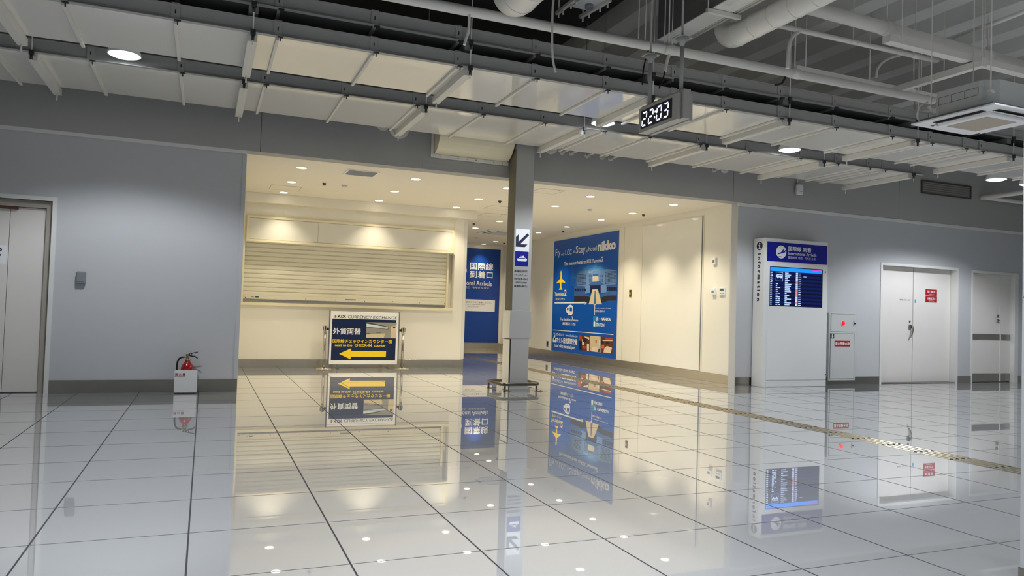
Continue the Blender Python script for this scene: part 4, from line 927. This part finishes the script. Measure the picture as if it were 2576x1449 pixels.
wallbox('thermostat', 'white room thermostat with a small display right of the blank board', 'thermostat', (1811, 743), (1825, 723), .025, white_m, thermo)
wallbox('wall_outlet', 'small dark wall outlet low down left of the advertisement', 'outlet', (1375, 872), (1380, 858), .012, steel_m, lambda t, a, b, c, e, d: MB().box(XP - d - .002, XP - d, a + .02, b - .02, c + .04, e - .04).build('socket', black_m, t))

# ------------------------------------------------------------------ information kiosk
KY = 11.92
PK = Plane((0, KY, 0), (1, 0, 0), (0, 0, 1))
kx0, kx1 = PK.px(1921, 790)[0], PK.px(2080, 790)[0]; kz1 = PK.px(1921, 597)[1]
ky1 = YW - .04
K_ = lambda u, v: (1890 + u / 7.243, 590 + v / 7.243)
t = thing('information_kiosk', 'tall white information kiosk with an arrivals screen against the right grey wall', 'kiosk', ((kx0 + kx1) / 2, (KY + ky1) / 2, 0))
MB().box(kx0, kx1, KY + .004, ky1, 0, kz1, .006).build('body', whitep_m, t)
lz = PK.px(1924, 957)[1]
MB().box(kx0 + .09, kx1 - .0, KY - .004, KY + .0035, lz + .006, PK.px(*K_(300, 500))[1], .002).build('front_door', whitep_m, t)
MB().box(kx0 + .09, kx1, KY - .002, KY + .0035, .01, lz - .006).build('plinth', whitep_m, t)
a0, b0 = PK.px(*K_(287, 478)); a1, b1 = PK.px(*K_(1380, 212))
hp = MB().box(a0, a1, KY - .006, KY + .0035, b0, b1, .001).build('header_sign', sign_blue_m, t); hp['label'] = 'blue header sign with white lettering'
PH_ = Plane((0, KY - .006, 0), (1, 0, 0), (0, 0, 1))
q = Print(PH_, .001); q.text('国際線 到着', K_(675, 298), K_(1090, 246), .012).text('International Arrivals', K_(675, 370), K_(1186, 352), .008).text('国际航班 到达   국제선 도착', K_(673, 440), K_(1170, 428)); q.disc(K_(545, 318), .133, n=48); q.build('lettering', white_m, hp)
quad(PH_, .002, 'aeroplane_symbol', sign_blue_m, hp, [K_(478, 346), K_(540, 322), K_(580, 270), K_(597, 270), K_(582, 314), K_(600, 304), K_(616, 284), K_(628, 286), K_(614, 326), K_(502, 358), K_(482, 362)], [K_(476, 394), K_(553, 399), K_(553, 406), K_(478, 401)])
s0, t0 = PK.px(*K_(332, 1287)); s1, t1 = PK.px(*K_(1292, 648))
bz = MB().box(s0 - .012, s1 + .012, KY - .0055, KY - .0042, t0 - .012, t1 + .012).build('screen', black_m, t)
PSC = Plane((0, KY - .0055, 0), (1, 0, 0), (0, 0, 1))
S = lambda a, b: (s0 + (s1 - s0) * a, t0 + (t1 - t0) * b)
def srect(h, name, mt, rs):
    q = Print(PSC, h)
    for (a, b, c, d) in rs: q.rect(S(a, b), S(c, d), True)
    return q.mb.build(name, mt, bz)
srect(.0008, 'screen_picture', scr_m, [(0, 0, 1, 1)])
srect(.0012, 'screen_row', scr2_m, [(0, .015 + k * .0986, 1, .06 + k * .0986) for k in range(9)])
srect(.0012, 'screen_header', scrc_m, [(0, .895, .985, .995)])
srect(.0016, 'screen_clock_bar', scrp_m, [(.80, .955, .97, .992)])
rs = []; rw = []; rr = []; rng = random.Random(5)
for k in range(18):
    y = .018 + k * .0488; h = .024
    rs.append((.0, y, .035, y + h))
    if k < 12: rs.append((.105, y, .13 + rng.random() * .06, y + h)) if k % 3 else rs.extend([(.105, y, .14, y + h), (.155, y, .19, y + h)])
    rs.append((.275, y, .31 + rng.random() * .09, y + h)); rs.append((.535, y, .57 + rng.random() * .02, y + h * .8))
    (rr if k in (1, 5, 6, 7, 8, 12) else rw).append((.482, y - .006, .522, y + .036))
rs += [(.63, .78, .685, .795)]
for k in range(4): rs.append((.02 + k * .002, .62 + k * .075, .04, .645 + k * .075))
srect(.0016, 'screen_text', scrw_m, rs); srect(.0018, 'screen_tag', scrw_m, rw); srect(.0018, 'screen_tag_red', scrr_m, rr)
q = Print(PSC, .002)
for a, b, c, d in ((.105, .635, .235, .642), (.105, .865, .235, .872), (.105, .635, .109, .872), (.231, .635, .235, .872)): q.rect(S(a, b), S(c, d), True)
q.poly([S(.115, .74), S(.115, .80), S(.13, .815), S(.222, .815), S(.228, .80), S(.226, .735)], True).disc(S(.14, .73), .016, True, 14).disc(S(.20, .73), .016, True, 14); q.build('bus_symbol', scrw_m, bz)
q = Print(PSC, .0024)
for k in range(4): q.rect(S(.135 + k * .022, .77), S(.15 + k * .022, .80), True)
q.build('bus_window', scr2_m, bz)
PSD = Plane((kx0, 0, 0), (0, -1, 0), (0, 0, 1))
J_ = lambda u, v: (1840 + u / 2.9, 480 + v / 2.9)
q = Print(PSD, .001); q.text('I n f o r m a t i o n', J_(187, 803), J_(214, 458), .05, rot=True)
cu_, cv_ = PSD.px(*J_(206, 402)); q.disc((cu_, cv_), .088, True, 40); q.build('lettering', ink_m, t)
q = Print(PSD, .002); q.disc((cu_, cv_ + .05), .019, True, 16).rect((cu_ - .017, cv_ - .055), (cu_ + .017, cv_ + .022), True).rect((cu_ - .034, cv_ - .062), (cu_ + .034, cv_ - .045), True).rect((cu_ - .034, cv_ + .01), (cu_, cv_ + .025), True); q.build('letter_symbol', white_m, t)
MB().tube([(kx1 - .06, KY - .012, 2.40), (kx1 - .06, KY - .0045, 2.40)], .012, 12).tube([(kx1 - .02, KY - .012, .25), (kx1 - .02, KY - .0045, .25)], .012, 12).build('lock', dgrey_m, t)

# ------------------------------------------------------------------ hydrant cabinet
HYD = YW - .045
PHY = Plane((0, HYD, 0), (1, 0, 0), (0, 0, 1))
H_ = lambda u, v: (2080 + u / 7.243, 780 + v / 7.243)
t = thing('hydrant_cabinet', 'white fire hydrant cabinet with a red lamp beside the information kiosk', 'cabinet', (12.6, YW, .07))
ha, hb = PHY.px(*H_(28, 1285)), PHY.px(*H_(522, 62))
ha = (PHY.px(*H_(36, 660))[0], ha[1]); hb = (PHY.px(*H_(522, 660))[0], hb[1])
MB().box(ha[0], hb[0], HYD, YW - .0005, ha[1], hb[1], .006).build('body', cabinet_m, t)
W_ = hb[0] - ha[0]
up0, up1 = PHY.px(*H_(62, 390))[1], PHY.px(*H_(62, 72))[1]; lo0, lo1 = PHY.px(*H_(48, 1252))[1], PHY.px(*H_(55, 425))[1]
ud = MB().box(ha[0] + .05, hb[0] - .035, HYD - .008, HYD - .0005, up0, up1, .003).build('upper_door', cabinet_m, t)
ld = MB().box(ha[0] + .04, hb[0] - .09, HYD - .008, HYD - .0005, lo0, lo1, .003).build('lower_door', cabinet_m, t)
gp = MB()
for (x0, x1, z0, z1) in ((ha[0] + .05, hb[0] - .035, up0, up1), (ha[0] + .04, hb[0] - .04, lo0, lo1)):
    gp.box(x0 - .006, x1 + .006, HYD - .001, HYD - .0002, z0 - .007, z0 - .0005).box(x0 - .006, x1 + .006, HYD - .001, HYD - .0002, z1 + .0005, z1 + .006).box(x0 - .006, x0 - .0005, HYD - .001, HYD - .0002, z0, z1).box(x1 + .0005, x1 + .005, HYD - .001, HYD - .0002, z0, z1)
gp.build('door_gap', dgrey_m, t)
lc = PHY.px(*H_(288, 237))
MB().tube([(lc[0], HYD - .0085, lc[1]), (lc[0], HYD - .014, lc[1])], .052, 28).build('lamp_ring', white_m, ud)
dm = MB(); dm.add([], [])
dm.tube([(lc[0], HYD - .0145, lc[1]), (lc[0], HYD - .03, lc[1]), (lc[0], HYD - .042, lc[1])], [.045, .042, .02], 28); dm.build('alarm_lamp', redlamp_m, ud)
hc = PHY.px(*H_(485, 243)); MB().box(hc[0] - .008, hc[0] + .008, HYD - .016, HYD - .0085, hc[1] - .055, hc[1] + .055, .002).box(hc[0] + .008, hc[0] + .06, HYD - .016, HYD - .0085, hc[1] - .012, hc[1] + .012, .002).build('handle', ink_m, ud)
PHY2 = Plane((0, HYD - .008, 0), (1, 0, 0), (0, 0, 1))
a, b = PHY2.px(*H_(66, 515)), PHY2.px(*H_(134, 434)); gs = MB().box(a[0], b[0], HYD - .011, HYD - .0085, a[1], b[1]).build('green_plate', green_m, ld)
PG = Plane((0, HYD - .011, 0), (1, 0, 0), (0, 0, 1)); c = ((a[0] + b[0]) / 2 - .005, (a[1] + b[1]) / 2)
Print(PG, .001).rect((c[0] - .012, c[1] - .03), (c[0] + .008, c[1] + .02), True).disc((c[0], c[1] + .03), .009, True, 12).rect((c[0] + .018, c[1] - .02), (c[0] + .03, c[1] + .005), True).build('figure_symbol', white_m, gs)
a, b = PHY2.px(*H_(140, 662)), PHY2.px(*H_(424, 560)); rl = MB().box(a[0], b[0], HYD - .011, HYD - .0085, a[1], b[1]).build('red_plate', red_m, ld)
Print(PG, .001).text('消火用散水栓', H_(150, 640), H_(415, 586), .015).build('plate_lettering', white_m, rl)

# ------------------------------------------------------------------ sign and guard at the pillar
PC_ = Plane((0, PY0, 0), (1, 0, 0), (0, 0, 1))
C_ = lambda u, v: (1260 + u / 8.05, 560 + v / 8.05)
t = thing('wayfinding_sign', 'ferry direction sign with a dark arrow on the front of the grey pillar', 'sign', (5.07, PY0, 1.8))
a, b = PC_.px(*C_(290, 580)), PC_.px(*C_(582, 140))
MB().box(a[0], b[0], PY0 - .003, PY0 - .0004, a[1], b[1]).build('white_sheet', white_m, t)
quad(PC_, .004, 'arrow_symbol', ink_m, t, [C_(540, 215), C_(570, 258), C_(392, 435), C_(538, 443), C_(482, 498), C_(299, 487), C_(302, 290), C_(363, 232), C_(356, 388)])
a, b = PC_.px(*C_(282, 876)), PC_.px(*C_(558, 592))
bs = MB().box(a[0], b[0], PY0 - .0042, PY0 - .0004, a[1], b[1], .001).build('blue_square', sign_blue_m, t)
quad(PC_, .005, 'ship_symbol', white_m, bs, [C_(313, 724), C_(360, 728), C_(500, 736), C_(530, 738), C_(514, 790), C_(345, 780)], [C_(355, 722), C_(372, 703), C_(395, 702), C_(410, 680), C_(425, 695), C_(440, 672), C_(467, 672), C_(468, 706), C_(490, 710), C_(504, 736), C_(496, 736), C_(485, 718), C_(378, 712), C_(362, 726)], [C_(401, 700), C_(407, 668), C_(411, 668), C_(408, 700)])
q = Print(PC_, .0015)
for b_, a, c in (('高速船(神戸)', (270, 1012), (549, 968)), ('チケットカウンター', (268, 1077), (542, 1052)), ('Ferry(Kobe)', (272, 1166), (540, 1122)), ('Ticket counter', (275, 1224), (530, 1192)), ('高速船(神户)', (266, 1310), (535, 1272))): q.text(b_, C_(*a), C_(*c), .005)
q.build('lettering', ink_m, t)
t = thing('pillar_guard', 'low polished steel guard rail round the foot of the pillar', 'guard rail', (5.07, 12.0, 0))
gx0, gx1, gy0, gy1, gr, gz = 4.70, 5.41, 11.72, 12.42, .10, .125
ring = []
for cx_, cy_, a0_ in ((gx1 - gr, gy1 - gr, 0), (gx0 + gr, gy1 - gr, 90), (gx0 + gr, gy0 + gr, 180), (gx1 - gr, gy0 + gr, 270)):
    for k in range(7): ring.append((cx_ + gr * math.cos(math.radians(a0_ + k * 15)), cy_ + gr * math.sin(math.radians(a0_ + k * 15)), gz))
MB().tube(ring, .029, 14, closed=True).build('rail', darksteel_m, t)
for (x, y) in ((gx0 + .06, gy0), (gx1 - .06, gy0), (gx0, gy1 - .08), (gx1, gy1 - .08)):
    l = MB().tube([(x, y, .006), (x, y, gz)], .019, 12).build('leg', darksteel_m, t)
    MB().box(x - .02, x + .11, y - .03, y + .03, 0, .007).tube([(x + .08, y, .007), (x + .08, y, .02)], .012, 8).build('foot_plate', steel_m, l)

# ------------------------------------------------------------------ tactile strip
s = MB()
tx = [7.10, 7.185, 7.27, 7.355]
y = 2.0; per = .415
while y < 25.4:
    for k, x in enumerate(tx):
        yy = y + k * 0.0 + (.0 if k % 2 == 0 else .0)
        s.prism([(x - .021, yy, .0008), (x + .021, yy, .0008), (x + .013, yy, .0055), (x - .013, yy, .0055)], (0, per - .035, 0))
    y += per
o = s.build('tactile_strip', tac_m); tag(o, 'metal tactile guide strip of raised bars running into the passage', 'tactile strip')
e = MB(); y = 2.0
while y < 25.4:
    for x in tx: e.box(x - .021, x + .021, y - .034, y - .001, .0007, .0012)
    y += per
e.build('bar_gap', black_m, o)

# ------------------------------------------------------------------ fire extinguisher in its stand
EY = 12.04
PE = Plane((0, EY, 0), (1, 0, 0), (0, 0, 1))
E_ = lambda u, v: (420 + u / 11.145, 870 + v / 11.145)
a, b = PE.px(*E_(185, 1345)), PE.px(*E_(858, 685))
ex0, ex1, eh = a[0], b[0], b[1]
t = thing('extinguisher_stand', 'white open stand with red fire extinguisher lettering against the left grey wall', 'stand', ((ex0 + ex1) / 2, EY + .11, 0))
MB().box(ex0, ex1, EY, EY + .012, .012, eh, .003).box(ex0, ex1, EY + .215, EY + .227, .012, eh - .03, .003).box(ex0, ex0 + .01, EY + .012, EY + .215, .012, eh - .04).box(ex1 - .01, ex1, EY + .012, EY + .215, .012, eh - .04).box(ex0, ex1, EY, EY + .227, .012, .022).build('body', whitep_m, t)
MB().box(ex0 + .004, ex1 - .004, EY + .004, EY + .22, 0, .0119).build('foot_strip', black_m, t)
Print(PE, .001).text('消 火 器', E_(222, 832), E_(518, 762), .015).text('Fire Extinguisher', E_(219, 880), E_(512, 850), .01).build('lettering', redink_m, t)
c = PE.px(*E_(560, 670)); ecx, ecy = c[0] + .003, EY + .113
t = thing('fire_extinguisher', 'red fire extinguisher with a black hose standing in the white stand', 'fire extinguisher', (ecx, ecy, .022))
MB().lathe([(.085, 0), (.092, .01), (.092, .335), (.088, .365), (.072, .40), (.048, .43), (.034, .452), (.030, .47)], (ecx, ecy, .022), 36).build('cylinder', exting_m, t)
zt = .022 + .47
MB().lathe([(.038, 0), (.044, .006), (.044, .022), (.036, .03)], (ecx, ecy, zt - .012), 24).build('collar', chrome_m, t)
v = MB().lathe([(.022, 0), (.022, .05), (.016, .06)], (ecx, ecy, zt + .018), 16).tube([(ecx, ecy, zt + .042), (ecx - .055, ecy, zt + .042)], .011, 10).build('valve', brass_m, t)
MB().tube([(ecx - .045, ecy, zt + .042), (ecx - .062, ecy, zt + .042)], .016, 12).build('hose_nut', chrome_m, v)
MB().tube(curve3([(ecx - .06, ecy, zt + .042), (ecx - .11, ecy - .005, zt + .025), (ecx - .14, ecy - .01, zt - .04), (ecx - .145, ecy - .01, zt - .13), (ecx - .145, ecy - .01, .2)]), .013, 12).build('hose', black_m, t)
MB().box(ecx - .03, ecx + .03, ecy - .012, ecy + .012, zt + .065, zt + .085, .004).tube(curve3([(ecx, ecy, zt + .075), (ecx + .05, ecy, zt + .058), (ecx + .1, ecy, zt + .05), (ecx + .135, ecy, zt + .022)]), .009, 8).build('carry_handle', black_m, t)
MB().tube([(ecx + .01, ecy, zt + .09), (ecx + .05, ecy, zt + .098), (ecx + .135, ecy, zt + .118)], .007, 8).tube([(ecx + .05, ecy, zt + .095), (ecx + .056, ecy, zt + .078), (ecx + .045, ecy, zt + .062)], .005, 8).build('lever', black_m, t)
MB().tube([(ecx + .03 + .022 * math.cos(k * math.pi / 8), ecy - .016, zt + .12 + .022 * math.sin(k * math.pi / 8)) for k in range(16)], .0035, 8, closed=True).build('pin_ring', gauge_m, t)

# ------------------------------------------------------------------ dispenser, and the post at the right edge
p0, p1 = fy(192, 714, YW), fy(218, 684, YW)
t = thing('wall_dispenser', 'small grey rounded box on the wall right of the left double door', 'dispenser', ((p0.x + p1.x) / 2, YW, p0.z))
MB().box(p0.x, p1.x, YW - .085, YW - .0005, p0.z, p1.z, .022).build('case', greyplastic_m, t)
MB().box(p0.x + .012, p1.x - .012, YW - .090, YW - .08, p0.z + .03, p1.z - .012, .006).build('cover', greyplastic_m, t)
q0 = fy(2563.5, 1449, 2.72).x
t = thing('edge_post', 'pale grey square post cut off by the right edge of the view', 'post', (q0 + .2, 2.6, 0))
MB().box(q0, q0 + .4, 2.40, 2.72, 0, 3.2, .008).build('shaft', wall_m, t)
MB().box(q0 - .004, q0 + .404, 2.396, 2.724, 0, .06, .003).build('skirt', steel_m, t)
pf = fy(2571, 754, 2.66)
MB().prism([(q0 - .0005, 2.64, pf.z), (q0 - .03, 2.64, pf.z + .013), (q0 - .03, 2.64, pf.z + .019), (q0 - .0005, 2.64, pf.z + .022)], (0, .05, 0)).build('small_tag', mat('dark_purple_plastic', (50, 18, 44), .4), t)
